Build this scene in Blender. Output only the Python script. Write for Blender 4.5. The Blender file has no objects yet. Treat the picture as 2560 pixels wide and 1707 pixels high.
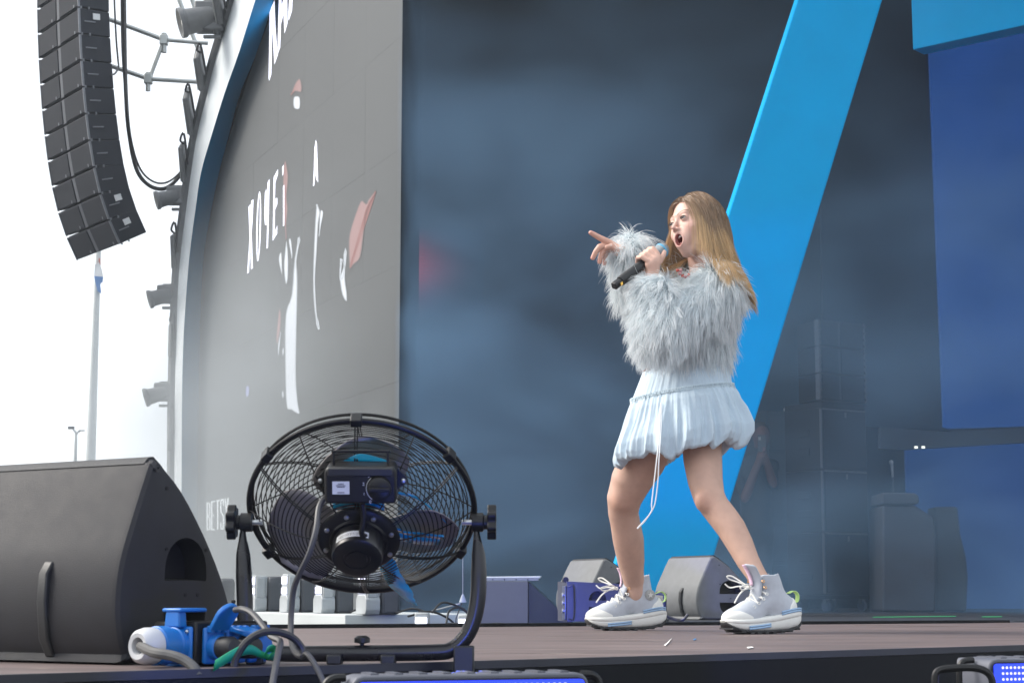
import bpy, bmesh, math, random
import numpy as np
from mathutils import Matrix, Vector
random.seed(7); rng = np.random.default_rng(7)
C = bpy.context.scene.collection
SC = bpy.context.scene
# ------------------------------------------------------------------ camera
F = 4500.0; W_, H_ = 2560.0, 1707.0          # focal length in photo pixels
PITCH = math.atan((1493.0 - H_/2)/F); CAMZ = 0.1167
cd = bpy.data.cameras.new('camera'); cam = bpy.data.objects.new('camera', cd); C.objects.link(cam)
cam.location = (0, 0, CAMZ); cam.rotation_euler = (math.pi/2 + PITCH, 0, 0)
cd.sensor_width = 36; cd.sensor_fit = 'HORIZONTAL'; cd.lens = 36*F/W_
cd.clip_start = 0.05; cd.clip_end = 2000
cd.dof.use_dof = True; cd.dof.focus_distance = 6.2; cd.dof.aperture_fstop = 18.0
SC.camera = cam
# ------------------------------------------------------------------ sky, sun, exposure
SUN_EL, SUN_AZ = math.radians(42), math.radians(-80)      # azimuth from +Y, towards +X positive
world = bpy.data.worlds.new('World'); SC.world = world; world.use_nodes = True
nt = world.node_tree; nt.nodes.clear()
sky = nt.nodes.new('ShaderNodeTexSky'); sky.sky_type = 'NISHITA'; sky.sun_disc = False
sky.sun_elevation = SUN_EL; sky.sun_rotation = SUN_AZ; sky.dust_density = 6.0; sky.air_density = 1.0; sky.ozone_density = 1.0
mx = nt.nodes.new('ShaderNodeMix'); mx.data_type = 'RGBA'; mx.inputs['Factor'].default_value = 0.70
mx.inputs[7].default_value = (8.4, 8.9, 9.4, 1)                # thin even overcast
bg = nt.nodes.new('ShaderNodeBackground'); bg.inputs['Strength'].default_value = 0.10
ow = nt.nodes.new('ShaderNodeOutputWorld')
nt.links.new(sky.outputs[0], mx.inputs[6]); nt.links.new(mx.outputs[2], bg.inputs['Color']); nt.links.new(bg.outputs[0], ow.inputs[0])
sl = bpy.data.lights.new('sun', 'SUN'); so = bpy.data.objects.new('sun', sl); C.objects.link(so)
sl.energy = 2.2; sl.angle = math.radians(26); sl.color = (1.0, 0.96, 0.9)
sd = Vector((math.sin(SUN_AZ)*math.cos(SUN_EL), math.cos(SUN_AZ)*math.cos(SUN_EL), math.sin(SUN_EL)))
so.rotation_euler = (-sd).to_track_quat('-Z', 'Y').to_euler(); so.location = (-20, 5, 20)
SC.view_settings.view_transform = 'Standard'; SC.view_settings.look = 'None'
SC.view_settings.exposure = 0.95; SC.view_settings.gamma = 1.0; SC.view_settings.use_curve_mapping = False
SC.render.engine = 'CYCLES'; SC.cycles.use_denoising = True
SC.cycles.max_bounces = 6; SC.cycles.diffuse_bounces = 3; SC.cycles.glossy_bounces = 3; SC.cycles.transmission_bounces = 4
SC.cycles.transparent_max_bounces = 12; SC.cycles.volume_bounces = 0; SC.cycles.volume_step_rate = 8; SC.cycles.volume_max_steps = 32
SC.cycles.caustics_reflective = False; SC.cycles.caustics_refractive = False; SC.cycles.sample_clamp_indirect = 4.0

# ------------------------------------------------------------------ pixel -> point helpers
_c, _s = math.cos(PITCH), math.sin(PITCH); CAM = np.array([0, 0, CAMZ])
def ray(x, y):
    u = (x - W_/2)/F; v = (H_/2 - y)/F
    return np.array([u, _c - v*_s, _s + v*_c])
def PY(x, y, Y):
    d = ray(x, y); return CAM + d*(Y/d[1])
def PZ(x, y, z=0.0):
    d = ray(x, y); return CAM + d*((z - CAMZ)/d[2])
def PP(x, y, p0, n):
    d = ray(x, y); p0 = np.asarray(p0, float); n = np.asarray(n, float)
    return CAM + d*(np.dot(p0 - CAM, n)/np.dot(d, n))
def nrm(v):
    v = np.asarray(v, float); return v/max(1e-12, np.linalg.norm(v))
def lin(h):
    h = h.lstrip('#'); o = []
    for i in (0, 2, 4):
        c = int(h[i:i+2], 16)/255; o.append(c/12.92 if c <= .04045 else ((c+.055)/1.055)**2.4)
    return tuple(o)
def frame(o, ax, ay, az=None):
    ax = nrm(ax); ay = np.asarray(ay, float); ay = nrm(ay - ax*np.dot(ax, ay))
    az = np.cross(ax, ay) if az is None else nrm(az)
    M = np.eye(4); M[:3, 0] = ax; M[:3, 1] = ay; M[:3, 2] = az; M[:3, 3] = o
    return M

# ------------------------------------------------------------------ materials
MATS = {}
def mat(name, col=(.5, .5, .5), rough=.5, metal=0., var=.12, scale=12., bump=0., bscale=150., emit=None, es=0., spec=.5,
        stretch=None, sheen=0., sss=0., trans=0., alpha=1., attr=None, coat=0., wear=None):
    if name in MATS: return MATS[name]
    m = bpy.data.materials.new(name); m.use_nodes = True; MATS[name] = m
    t = m.node_tree; b = t.nodes['Principled BSDF']; L = t.links
    b.inputs['Roughness'].default_value = rough; b.inputs['Metallic'].default_value = metal
    b.inputs['Specular IOR Level'].default_value = spec
    tc = t.nodes.new('ShaderNodeTexCoord'); mp = t.nodes.new('ShaderNodeMapping'); L.new(tc.outputs['Object'], mp.inputs['Vector'])
    if stretch: mp.inputs['Scale'].default_value = stretch
    n = t.nodes.new('ShaderNodeTexNoise'); n.inputs['Scale'].default_value = scale; n.inputs['Detail'].default_value = 6
    L.new(mp.outputs[0], n.inputs['Vector'])
    mr = t.nodes.new('ShaderNodeMapRange'); mr.inputs[1].default_value = .25; mr.inputs[2].default_value = .75
    mr.inputs[3].default_value = 1 - var; mr.inputs[4].default_value = 1 + var
    L.new(n.outputs['Fac'], mr.inputs[0])
    vm = t.nodes.new('ShaderNodeVectorMath'); vm.operation = 'SCALE'
    if attr:
        at = t.nodes.new('ShaderNodeAttribute'); at.attribute_name = attr; L.new(at.outputs['Color'], vm.inputs[0])
    else:
        vm.inputs[0].default_value = col[:3]
    L.new(mr.outputs[0], vm.inputs['Scale'])
    src = vm.outputs[0]
    if wear:                                             # scuffs: (colour, scale, threshold, stretch)
        wn = t.nodes.new('ShaderNodeTexNoise'); wn.inputs['Scale'].default_value = wear[1]; wn.inputs['Detail'].default_value = 8
        wm = t.nodes.new('ShaderNodeMapping'); wm.inputs['Scale'].default_value = wear[3]; L.new(tc.outputs['Object'], wm.inputs['Vector']); L.new(wm.outputs[0], wn.inputs['Vector'])
        cr = t.nodes.new('ShaderNodeMapRange'); cr.inputs[1].default_value = wear[2]; cr.inputs[2].default_value = wear[2] + .08
        L.new(wn.outputs['Fac'], cr.inputs[0])
        mxx = t.nodes.new('ShaderNodeMix'); mxx.data_type = 'RGBA'; L.new(cr.outputs[0], mxx.inputs['Factor'])
        L.new(src, mxx.inputs[6]); mxx.inputs[7].default_value = (*wear[0], 1); src = mxx.outputs[2]
    L.new(src, b.inputs['Base Color'])
    rm = t.nodes.new('ShaderNodeMapRange'); rm.inputs[3].default_value = max(0, rough - .08); rm.inputs[4].default_value = min(1, rough + .1)
    L.new(n.outputs['Fac'], rm.inputs[0]); L.new(rm.outputs[0], b.inputs['Roughness'])
    if bump:
        bn = t.nodes.new('ShaderNodeTexNoise'); bn.inputs['Scale'].default_value = bscale; bn.inputs['Detail'].default_value = 4
        L.new(mp.outputs[0], bn.inputs['Vector'])
        bp = t.nodes.new('ShaderNodeBump'); bp.inputs['Strength'].default_value = bump; bp.inputs['Distance'].default_value = .004
        L.new(bn.outputs['Fac'], bp.inputs['Height']); L.new(bp.outputs[0], b.inputs['Normal'])
    if emit is not None:
        b.inputs['Emission Color'].default_value = (*emit, 1); b.inputs['Emission Strength'].default_value = es
    if sheen: b.inputs['Sheen Weight'].default_value = sheen
    if coat: b.inputs['Coat Weight'].default_value = coat
    if trans: b.inputs['Transmission Weight'].default_value = trans
    if alpha < 1: b.inputs['Alpha'].default_value = alpha
    if sss:
        b.inputs['Subsurface Weight'].default_value = sss; b.inputs['Subsurface Radius'].default_value = (.012, .005, .003)
        b.inputs['Subsurface Scale'].default_value = .6
    return m

# ------------------------------------------------------------------ objects
def tag(o, label=None, cat=None, group=None, kind=None):
    if label: o['label'] = label
    if cat: o['category'] = cat
    if group: o['group'] = group
    if kind: o['kind'] = kind
    return o
def thing(name, loc, label=None, cat=None, group=None):
    o = bpy.data.objects.new(name, None); C.objects.link(o); o.location = tuple(loc); o.empty_display_size = .1
    o.matrix_basis = Matrix.Translation(Vector(loc)); return tag(o, label, cat, group)
def wmat(o):
    m = o.matrix_basis.copy()
    return (wmat(o.parent) @ o.matrix_parent_inverse @ m) if o.parent else m
def parent_to(o, p):
    o.parent = p; o.matrix_parent_inverse = wmat(p).inverted()
def link_mesh(name, me, m=None, parent=None, smooth=True, ang=35):
    o = bpy.data.objects.new(name, me); C.objects.link(o)
    if m is not None:
        for q in (m if isinstance(m, (list, tuple)) else [m]): me.materials.append(q)
    if smooth:
        me.polygons.foreach_set('use_smooth', np.ones(len(me.polygons), bool))
        if ang < 180: me.set_sharp_from_angle(angle=math.radians(ang))
    if parent is not None: parent_to(o, parent)
    return o
def copy_tree(o, parent=None):
    c = o.copy(); C.objects.link(c)
    if parent is not None: c.parent = parent
    for ch in o.children: copy_tree(ch, c)
    return c
def catmull(P, n=8, closed=False):
    P = [np.asarray(p, float) for p in P]; out = []; N = len(P)
    rngk = range(N if closed else N - 1)
    for i in rngk:
        p1, p2 = P[i], P[(i+1) % N]
        p0 = P[i-1] if (closed or i > 0) else 2*p1 - p2
        p3 = P[(i+2) % N] if (closed or i < N-2) else 2*p2 - p1
        for k in range(n):
            t = k/n
            out.append(.5*((2*p1) + (-p0+p2)*t + (2*p0-5*p1+4*p2-p3)*t*t + (-p0+3*p1-3*p2+p3)*t**3))
    if not closed: out.append(P[-1])
    return out
class MB:
    def __init__(s, M=None): s.v = []; s.f = []; s.mi = []; s.M = M; s.k = 0
    def add(s, vs, fs, M=None):
        vs = np.asarray(vs, float)
        if M is not None: vs = vs @ M[:3, :3].T + M[:3, 3]
        if s.M is not None: vs = vs @ s.M[:3, :3].T + s.M[:3, 3]
        b = len(s.v); s.v.extend(vs.tolist()); s.f.extend([[b+i for i in f] for f in fs]); s.mi.extend([s.k]*len(fs)); return s
    def box(s, c, size, M=None):
        x, y, z = np.asarray(size)/2.; c = np.asarray(c, float)
        vs = np.array([[sx*x, sy*y, sz*z] for sz in (-1, 1) for sy in (-1, 1) for sx in (-1, 1)]) + c
        return s.add(vs, [[0,2,3,1],[4,5,7,6],[0,1,5,4],[2,6,7,3],[0,4,6,2],[1,3,7,5]], M)
    def prism(s, poly, z0, z1, M=None):
        n = len(poly); vs = [[p[0], p[1], z0] for p in poly] + [[p[0], p[1], z1] for p in poly]
        a = sum(poly[i][0]*poly[(i+1) % n][1] - poly[(i+1) % n][0]*poly[i][1] for i in range(n))
        fs = [list(range(n))[::-1], list(range(n, 2*n))] + [[i, (i+1) % n, n+(i+1) % n, n+i] for i in range(n)]
        if (a < 0) != (z1 < z0): fs = [f[::-1] for f in fs]
        return s.add(vs, fs, M)
    def tube(s, path, r, n=8, closed=False, M=None, flat=None):
        P = np.asarray(path, float); N = len(P); r = np.broadcast_to(np.asarray(r, float), (N,))
        T = np.zeros_like(P)
        for i in range(N):
            a = P[i-1] if (i > 0 or closed) else P[i]; b = P[(i+1) % N] if (i < N-1 or closed) else P[i]
            T[i] = nrm(b - a)
        up = np.array([0, 0, 1.]) if abs(T[0][2]) < .9 else np.array([1., 0, 0])
        u = nrm(np.cross(T[0], up)); vs = []
        for i in range(N):
            u = nrm(u - T[i]*np.dot(u, T[i])); w = np.cross(T[i], u)
            for k in range(n):
                a = 2*math.pi*k/n
                vs.append(P[i] + r[i]*(math.cos(a)*u*(flat[0] if flat else 1) + math.sin(a)*w*(flat[1] if flat else 1)))
        fs = [[i*n+k, i*n+(k+1) % n, ((i+1) % N)*n+(k+1) % n, ((i+1) % N)*n+k] for i in range(N if closed else N-1) for k in range(n)]
        if not closed: fs += [list(range(n))[::-1], [(N-1)*n+k for k in range(n)]]
        return s.add(vs, fs, M)
    def lathe(s, prof, n=24, M=None, cap=True):
        vs = [[r*math.cos(2*math.pi*k/n), r*math.sin(2*math.pi*k/n), z] for r, z in prof for k in range(n)]
        m = len(prof); fs = [[i*n+k, i*n+(k+1) % n, (i+1)*n+(k+1) % n, (i+1)*n+k] for i in range(m-1) for k in range(n)]
        if prof[-1][1] < prof[0][1]: fs = [f[::-1] for f in fs]
        if cap:
            a = list(range(n))[::-1]; b = [(m-1)*n+k for k in range(n)]
            if prof[-1][1] < prof[0][1]: a, b = a[::-1], b[::-1]
            fs += [a, b]
        return s.add(vs, fs, M)
    def strip(s, A, B):
        n = len(A); return s.add(list(A)+list(B), [[i, i+1, n+i+1, n+i] for i in range(n-1)])
    def build(s, name, m=None, parent=None, smooth=True, ang=35, bevel=0., seg=2):
        me = bpy.data.meshes.new(name); me.from_pydata(s.v, [], s.f)
        if any(s.mi): me.polygons.foreach_set('material_index', s.mi)
        me.update(); o = link_mesh(name, me, m, parent, smooth, ang)
        if bevel:
            md = o.modifiers.new('bevel', 'BEVEL'); md.width = bevel; md.segments = seg; md.limit_method = 'ANGLE'; md.harden_normals = False
        return o
def quad_slab(p, thick, n):                       # 4+ coplanar points -> slab reaching `thick` along -n
    p = [np.asarray(q, float) for q in p]; n = nrm(n); k = len(p)
    vs = p + [q - n*thick for q in p]
    fs = [list(range(k)), list(range(k, 2*k))[::-1]] + [[i, k+i, k+(i+1) % k, (i+1) % k] for i in range(k)]
    a = np.cross(p[1]-p[0], p[2]-p[1])
    if np.dot(a, n) < 0: fs = [f[::-1] for f in fs]
    return vs, fs
def clip_poly(poly, a, b):                        # keep the left side of a->b (2D)
    out = []
    def sd(p): return (b[0]-a[0])*(p[1]-a[1]) - (b[1]-a[1])*(p[0]-a[0])
    for i in range(len(poly)):
        p, q = poly[i-1], poly[i]; dp, dq = sd(p), sd(q)
        if (dp >= 0) != (dq >= 0):
            t = dp/(dp-dq); out.append([p[0]+(q[0]-p[0])*t, p[1]+(q[1]-p[1])*t])
        if dq >= 0: out.append(q)
    return out
# ================================================================== SETTING
M_deck = mat('deck_plywood', (.128, .096, .092), .55, var=.5, scale=6., stretch=(.28, 1.7, 1), bump=.25, bscale=60,
             wear=((.34, .28, .22), 13., .665, (.45, 2.6, 1)), spec=.5)
M_black = mat('matt_black', (.007, .008, .010), .7, var=.2, bump=.05, spec=.15)
M_edge = mat('edge_trim', (.03, .032, .04), .45, var=.2, spec=.3)
M_rear = mat('dark_deck', (.02, .024, .032), .6, var=.3, scale=3)
M_ground = mat('asphalt', (.05, .05, .052), .9, var=.2, scale=3, bump=.3, bscale=90)
g = MB(); g.add([[-60, -30, -1.5], [60, -30, -1.5], [60, 95, -1.5], [-60, 95, -1.5]], [[0, 1, 2, 3]])
tag(g.build('ground', M_ground, smooth=False), kind='structure')
E0, E1 = PZ(0, 1690), PZ(2560, 1614); eD = nrm((E1 - E0)*[1, 1, 0]); eN = np.array([-eD[1], eD[0], 0])   # eN points upstage
EL, ER = E0 - eD*3.2, E0 + eD*24
B0, B1 = PZ(560, 1571), PZ(1990, 1560); bD = nrm((B1 - B0)*[1, 1, 0])
BL, BR = B0 - bD*4.5, B0 + bD*3.8
floor_poly = [EL[:2], ER[:2], (ER + eN*9)[:2], BR[:2], BL[:2]]
fl = MB(); fl.prism([list(p) for p in floor_poly], -.25, -.005)
stage = tag(fl.build('stage_floor', M_deck, smooth=False), kind='structure')
# plywood deck sheets, laid along the front edge
for i in range(-4, 6):
    for j in range(0, 9):
        a0 = i*2.44 + (1.22 if j % 2 else 0) - 1.1; b0 = j*1.22 + .0
        q = [E0[:2] + eD[:2]*(a0 + x) + eN[:2]*(b0 + y) for x, y in ((.003, .003), (2.437, .003), (2.437, 1.217), (.003, 1.217))]
        poly = [list(p) for p in q]
        for k in (0, 3, 4):                                   # front edge, rear lip, left end (the outline is not convex)
            poly = clip_poly(poly, floor_poly[k], floor_poly[(k+1) % 5])
            if len(poly) < 3: break
        if len(poly) < 3: continue
        p = MB(); dz = random.uniform(-.0007, .0007); p.prism(poly, -.0049, dz)
        p.build('deck_sheet', M_deck, stage, smooth=False)
# front face with a slim metal edge
fa = MB(); nO = -eN
p0, p1 = EL + nO*.012, ER + nO*.012
vs, fs = quad_slab([p0 + [0, 0, -.012], p1 + [0, 0, -.012], p1 + [0, 0, -1.5], p0 + [0, 0, -1.5]], .010, nO); fa.add(vs, fs)
tag(fa.build('stage_front', mat('fascia_black', (.005, .006, .008), .5, var=.3, scale=2, bump=.03, spec=.12), smooth=False), kind='structure')
ed = MB(); vs, fs = quad_slab([EL + nO*.014 + [0, 0, .003], ER + nO*.014 + [0, 0, .003], ER + nO*.014 + [0, 0, -.011], EL + nO*.014 + [0, 0, -.011]], .013, nO); ed.add(vs, fs)
tag(ed.build('stage_edge', M_edge, smooth=False), kind='structure')
# dark rubber lip at the rear of the brown deck, and the rear decks
rl = MB(); bN = np.array([-bD[1], bD[0], 0])
vs, fs = quad_slab([BL + bN*.002 + [0, 0, .016], BR + [0, 0, .012] + bN*.002, BR + [0, 0, -.24], BL + [0, 0, -.24]], .10, -bN); rl.add(vs, fs)
tag(rl.build('rear_lip', M_black, smooth=False), kind='structure')
ld = MB(); q = [BL + bN*.13, B0 + bD*2.25 + bN*.13, PZ(1400, 1500, 0)*0 + np.array([.6, 20.5, 0]), np.array([-9, 26, 0])]
ld.prism([list(p[:2]) for p in q], -.25, -.10); tag(ld.build('lower_deck', M_rear, smooth=False), kind='structure')
rd = MB(); q = [B0 + bD*2.26 + bN*.13, BR + bN*.13, BR + bD*.1, ER + eN*9.05, np.array([14, 24, 0]), np.array([.62, 20.5, 0])]
rd.prism([list(p[:2]) for p in q], -.25, .0); tag(rd.build('rear_deck', M_rear, smooth=False), kind='structure')

# ------------------------------------------------------------------ facade: LED screen in a curved arch
FD = nrm([-.42, 1, 0]); FN = nrm([-1, -.42, 0]); S0 = PY(993, 1493, 15.0); FE = -FD      # FE runs to the right/near
edgeS = [(734, -150), (684, 0), (640, 133), (599, 232), (572, 332), (547, 431), (527, 525), (512, 610), (504, 690), (498.5, 839), (496, 992), (493, 1180), (492, 1536)]
edgeR = [(686, -150), (638.5, 0), (597, 133), (562, 232), (531, 332), (502.6, 431), (488.5, 525), (477, 610), (469, 690), (459, 839), (455, 992), (454, 1180), (453, 1536)]
edgeW = [(632, -150), (585.5, 0), (544, 133), (518.5, 232), (494, 332), (478, 431), (465.5, 525), (455, 610), (447, 690), (441, 839), (437, 992), (436, 1180), (435, 1536)]
S1 = S0 + FN*.26
def dens(e): return [tuple(p) for p in catmull([np.array(q) for q in e], 4)]
cS = [PP(x, y, S0, FN) for x, y in dens(edgeS)]; cR = [PP(x, y, S1, FN) for x, y in dens(edgeR)]; cW = [PP(x, y, S1, FN) for x, y in dens(edgeW)]
arch = thing('stage_arch', (cW[-1][0], cW[-1][1], -.1), 'tall curved arch with white front band and blue inner reveal around the left screen', 'arch')
M_archw = mat('arch_white', (.62, .66, .68), .55, var=.06, scale=3); M_archb = mat('arch_blue', (.004, .20, .42), .6, var=.1, scale=2, spec=.15)
a = MB(); k = len(cR)
back = [p - FN*.30 for p in cW]; a.strip(cW, cR); a.strip(back, cW); a.build('front_band', M_archw, arch)
a = MB(); a.strip([p + FN*.0 for p in cR], [p - FN*.02 for p in cS]); a.build('inner_reveal', M_archb, arch)
def facade_az(p): return [float(np.dot(p - S0, FE)), float(p[2])]
M_led = mat('led_surface', (.083, .089, .092), .6, var=.08, scale=.6, bump=.15, bscale=260, spec=.4)
screen = thing('led_screen', S0*[1, 1, 0] + [0, 0, -.1], 'tall grey LED video screen with white lettering inside the curved arch', 'screen')
bound = [facade_az(p) for p in cS][::-2]
top = [facade_az(PP(993, -170, S0, FN))]; bot = [facade_az(PP(993, 1541, S0, FN))]
bp = bound + [[0, bound[-1][1]], [0, bound[0][1]]]
area = sum(bp[i-1][0]*bp[i][1] - bp[i][0]*bp[i-1][1] for i in range(len(bp)))
if area < 0: bp = bp[::-1]
amin = min(p[0] for p in bp); zmin = min(p[1] for p in bp); zmax = max(p[1] for p in bp)
FM = frame(S0*[1, 1, 0], FE, [0, 0, 1], FN)      # local x right, y up, z out of the screen
ps = 1.0
for i in range(int(-amin/ps) + 1):
    for j in range(int((zmax - zmin)/ps) + 1):
        q = [[-(i+1)*ps + .0006, zmin + j*ps + .0006], [-i*ps - .0006, zmin + j*ps + .0006], [-i*ps - .0006, zmin + (j+1)*ps - .0006], [-(i+1)*ps + .0006, zmin + (j+1)*ps - .0006]]
        for n_ in range(len(bp)):
            q = clip_poly(q, bp[n_], bp[(n_+1) % len(bp)])
            if len(q) < 3: break
        if len(q) < 3: continue
        dz = random.uniform(-.0006, .0006); m_ = MB(FM); m_.prism(q, -.003, dz); m_.build('screen_panel', M_led, screen, smooth=False)
bk = MB(FM); bk.prism([[p[0], p[1]] for p in bp], -.17, -.0035); bk.build('screen_frame', M_black, screen, smooth=False)
# picture showing on the screen: traced as flat shapes on the screen plane, lit softly towards their rims
def soft_mat(name, emit, es):
    m = mat(name, (.083, .089, .092), .6, emit=emit, es=es, var=.05, scale=.6, spec=.4); t = m.node_tree; a = t.nodes.new('ShaderNodeAttribute'); a.attribute_name = 'fade'
    q = t.nodes.new('ShaderNodeMath'); q.operation = 'MULTIPLY'; q.inputs[1].default_value = es; t.links.new(a.outputs['Fac'], q.inputs[0]); t.links.new(q.outputs[0], t.nodes['Principled BSDF'].inputs['Emission Strength']); return m
def inset(P, d):
    P = np.asarray(P, float); n = len(P); A = sum(P[i-1][0]*P[i][1] - P[i][0]*P[i-1][1] for i in range(n)); out = []
    for i in range(n):
        e1 = P[i] - P[i-1]; e2 = P[(i+1) % n] - P[i]; e1 = e1/max(1e-9, np.hypot(*e1)); e2 = e2/max(1e-9, np.hypot(*e2)); m = np.array([-e1[1] - e2[1], e1[0] + e2[0]]); l = np.hypot(*m)
        out.append(P[i] + (m/max(l, .5))*d*(1 if A > 0 else -1))
    return np.array(out)
def soft_decal(name, polys, m, off=.0022):
    b = MB(); fade = []
    for q in polys:
        q = np.array([p[:2] for p in catmull([np.array([x, y, 0.]) for x, y in q], 3, True)]); w = min(np.ptp(q[:, 0]), np.ptp(q[:, 1])); d = min(5., w*.22); rings = [q, inset(q, d*.5), inset(q, d)]; n = len(q)
        vs = [PP(x, y, S0 + FN*off, FN) for r in rings for x, y in r]; fs = [[k*n+i, k*n+(i+1) % n, (k+1)*n+(i+1) % n, (k+1)*n+i] for k in range(2) for i in range(n)] + [list(range(2*n, 3*n))]
        b.add(vs, fs); fade += [0.]*n + [.55]*n + [1.]*n
    o = b.build(name, m, screen, smooth=False); at = o.data.attributes.new('fade', 'FLOAT', 'POINT'); at.data.foreach_set('value', fade)
    bm = bmesh.new(); bm.from_mesh(o.data); bmesh.ops.triangulate(bm, faces=[f for f in bm.faces if len(f.verts) > 4]); bm.to_mesh(o.data); bm.free(); return o
M_glow = mat('screen_white', (.3, .3, .3), .5, emit=(.80, .82, 1.0), es=.85, var=.02)
M_glow2 = soft_mat('screen_pale', (.74, .78, .84), .55)
M_pink = soft_mat('screen_skin', (.80, .36, .33), .22)
M_violet = soft_mat('screen_violet', (.45, .48, 1.), .35)
def decal(name, polys, m, off=.0026):
    b = MB()
    for q in polys:
        vs = [PP(x, y, S0 + FN*off, FN) for x, y in q]
        b.add(vs, [list(range(len(vs)))])
    me_o = b.build(name, m, screen, smooth=False)
    bm = bmesh.new(); bm.from_mesh(me_o.data); bmesh.ops.triangulate(bm, faces=bm.faces[:]); bm.to_mesh(me_o.data); bm.free()
    return me_o
def zz(pts, ox, oy, k): return [(ox + x*k, oy + y*k) for x, y in pts]
k1 = 140/998
decal('letter', [zz([(242,200),(330,10),(335,200),(352,560),(385,990),(328,1155),(290,520),(282,900),(272,1330),(235,1445),(225,1400),(235,800)], 640, 0, k1)], M_glow)
decal('letter', [zz([(410,-60),(450,-60),(455,110),(480,20),(500,-60),(555,-60),(560,420),(508,605),(490,250),(445,440),(430,850),(385,975),(395,400)], 640, 0, k1)], M_glow)
decal('letter', [zz([(595,-60),(655,-60),(640,200),(582,375),(575,300)], 640, 0, k1)], M_glow)
k2 = .51
def L2(p): return zz(p, 320, 380, k2)
decal('letter', [L2([(590,270),(602,255),(606,400),(612,570),(603,575),(599,440),(593,590),(584,597),(596,420)]), L2([(604,240),(615,232),(611,330),(604,420),(600,400)])], M_glow)     # Х
def oval(a): return 640.5 - .024*(175*math.sin(a)), 365 - 175*math.sin(a)
ov = [(640.5 + 11*math.cos(q)*k + .026*172*m*math.sin(q), 365 - 172*m*math.sin(q)) for k, m in ((1, 1), (.42, .90)) for q in np.linspace(0, 2*math.pi, 28, endpoint=False)]
decal('letter', [L2([ov[i], ov[(i+1) % 28], ov[28 + (i+1) % 28], ov[28 + i]]) for i in range(28)], M_glow)          # O
decal('letter', [L2([(671,200),(679,180),(679,290),(684,310),(684,150),(694,133),(690,330),(686,470),(679,475),(682,360),(672,358),(668,320)])], M_glow)                             # Ч
decal('letter', [L2([(714,125),(735,85),(735,110),(722,150),(720,230),(732,225),(732,255),(720,285),(719,390),(732,360),(731,400),(709,437),(710,380)])], M_glow)                    # Е
decal('letter', [L2([(756,75),(764,62),(761,110),(757,118)]), L2([(760,170),(766,160),(766,360),(760,365)])], M_glow)                                                                 # Т, half hidden
decal('letter', [L2([(914,-20),(921,-60),(926,-40),(932,150),(923,135),(917,100),(913,165),(907,168),(911,90)])], M_glow)                                                              # А
k3 = .4464
def L3(p): return zz(p, 560, 0, k3)
soft_decal('face_fragment', [L3([(332,950),(345,900),(360,990),(352,1100),(358,1170),(350,1260),(352,1330),(344,1330),(330,1150)])], M_pink)
soft_decal('hand', [L3([(700,1490),(697,1340),(720,1240),(765,1125),(795,1140),(805,1120),(845,1070),(850,1085),(800,1190),(785,1300),(765,1440),(730,1480),(708,1505)])], M_pink)
soft_decal('shirt_stripe', [L3([(515,1160),(522,1142),(540,1190),(530,1250),(522,1400),(512,1560),(518,1700),(528,1850),(520,1800),(505,1740),(497,1560),(506,1300)])], M_glow2)
soft_decal('shirt_stripe', [L3([(540,1180),(557,1190),(545,1260),(532,1330),(533,1250)])], M_glow2)
soft_decal('cuff_stripe', [L3([(645,1540),(655,1450),(660,1460),(656,1560),(668,1520),(680,1385),(680,1560),(690,1640),(688,1690),(660,1650)])], M_glow2)
soft_decal('collar', [L3([(305,1450),(322,1415),(325,1540)]), L3([(340,1420),(350,1345),(360,1440),(358,1560),(345,1590),(335,1500)]), L3([(362,1345),(375,1340),(384,1420),(380,1450),(370,1400)])], M_glow2)
soft_decal('shirt_front', [L2([(842,410),(836,480),(828,540),(833,640),(828,900),(826,1100),(834,1220),(842,1285),(800,1265),(775,1245),(768,1060),(770,800),(800,700),(815,520)])], M_glow2)
soft_decal('hand', [L2([(740,770),(750,790),(748,860),(735,935),(725,930),(728,870)])], M_pink)
soft_decal('stripe', [L2([(735,940),(750,880),(748,910),(738,1000)])], M_glow2); soft_decal('stripe', [L2([(757,965),(763,960),(763,990),(757,995)])], M_glow2); soft_decal('stripe', [L2([(755,1175),(762,1172),(763,1200),(757,1203)])], M_glow2)
soft_decal('glint', [L2([(578,1150),(595,1150),(592,1195),(577,1195)])], M_violet)
soft_decal('cap_fragment', [L3([(372,540),(395,470),(425,440),(438,490),(430,520),(400,515)])], M_pink); soft_decal('cap_label', [L3([(390,545),(425,545),(425,610),(390,605)])], M_glow2)
k5 = 700/1870
def L5(p): return zz(p, 0, 1120, k5)
M_logo = mat('screen_logo', (.2, .2, .2), .5, emit=(.80, .86, .88), es=.62, var=.03)
def stroke(p, w):                                # polyline -> quads of width w
    out = []
    for (x0, y0), (x1, y1) in zip(p[:-1], p[1:]):
        d = np.array([x1-x0, y1-y0], float); l = np.linalg.norm(d); d /= l; n = np.array([-d[1], d[0]])*w/2; e = d*w*.35
        A = np.array([x0, y0]) - e; B = np.array([x1, y1]) + e; out.append([tuple(A+n), tuple(B+n), tuple(B-n), tuple(A-n)])
    return out
word = {'B': [[(0,0),(0,1)], [(0,0),(.8,.05),(.8,.45),(0,.5)], [(0,.5),(.9,.55),(.9,.95),(0,1)]], 'E': [[(.9,0),(0,0),(0,1),(.9,1)], [(0,.5),(.7,.5)]],
        'T': [[(0,0),(1,0)], [(.5,0),(.5,1)]], 'S': [[(.95,.2),(.8,0),(.1,0),(0,.2),(.1,.42),(.85,.56),(.95,.8),(.8,1),(.1,1),(0,.8)]], 'Y': [[(0,0),(.5,.5)], [(1,0),(.5,.5),(.5,1)]]}
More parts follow.
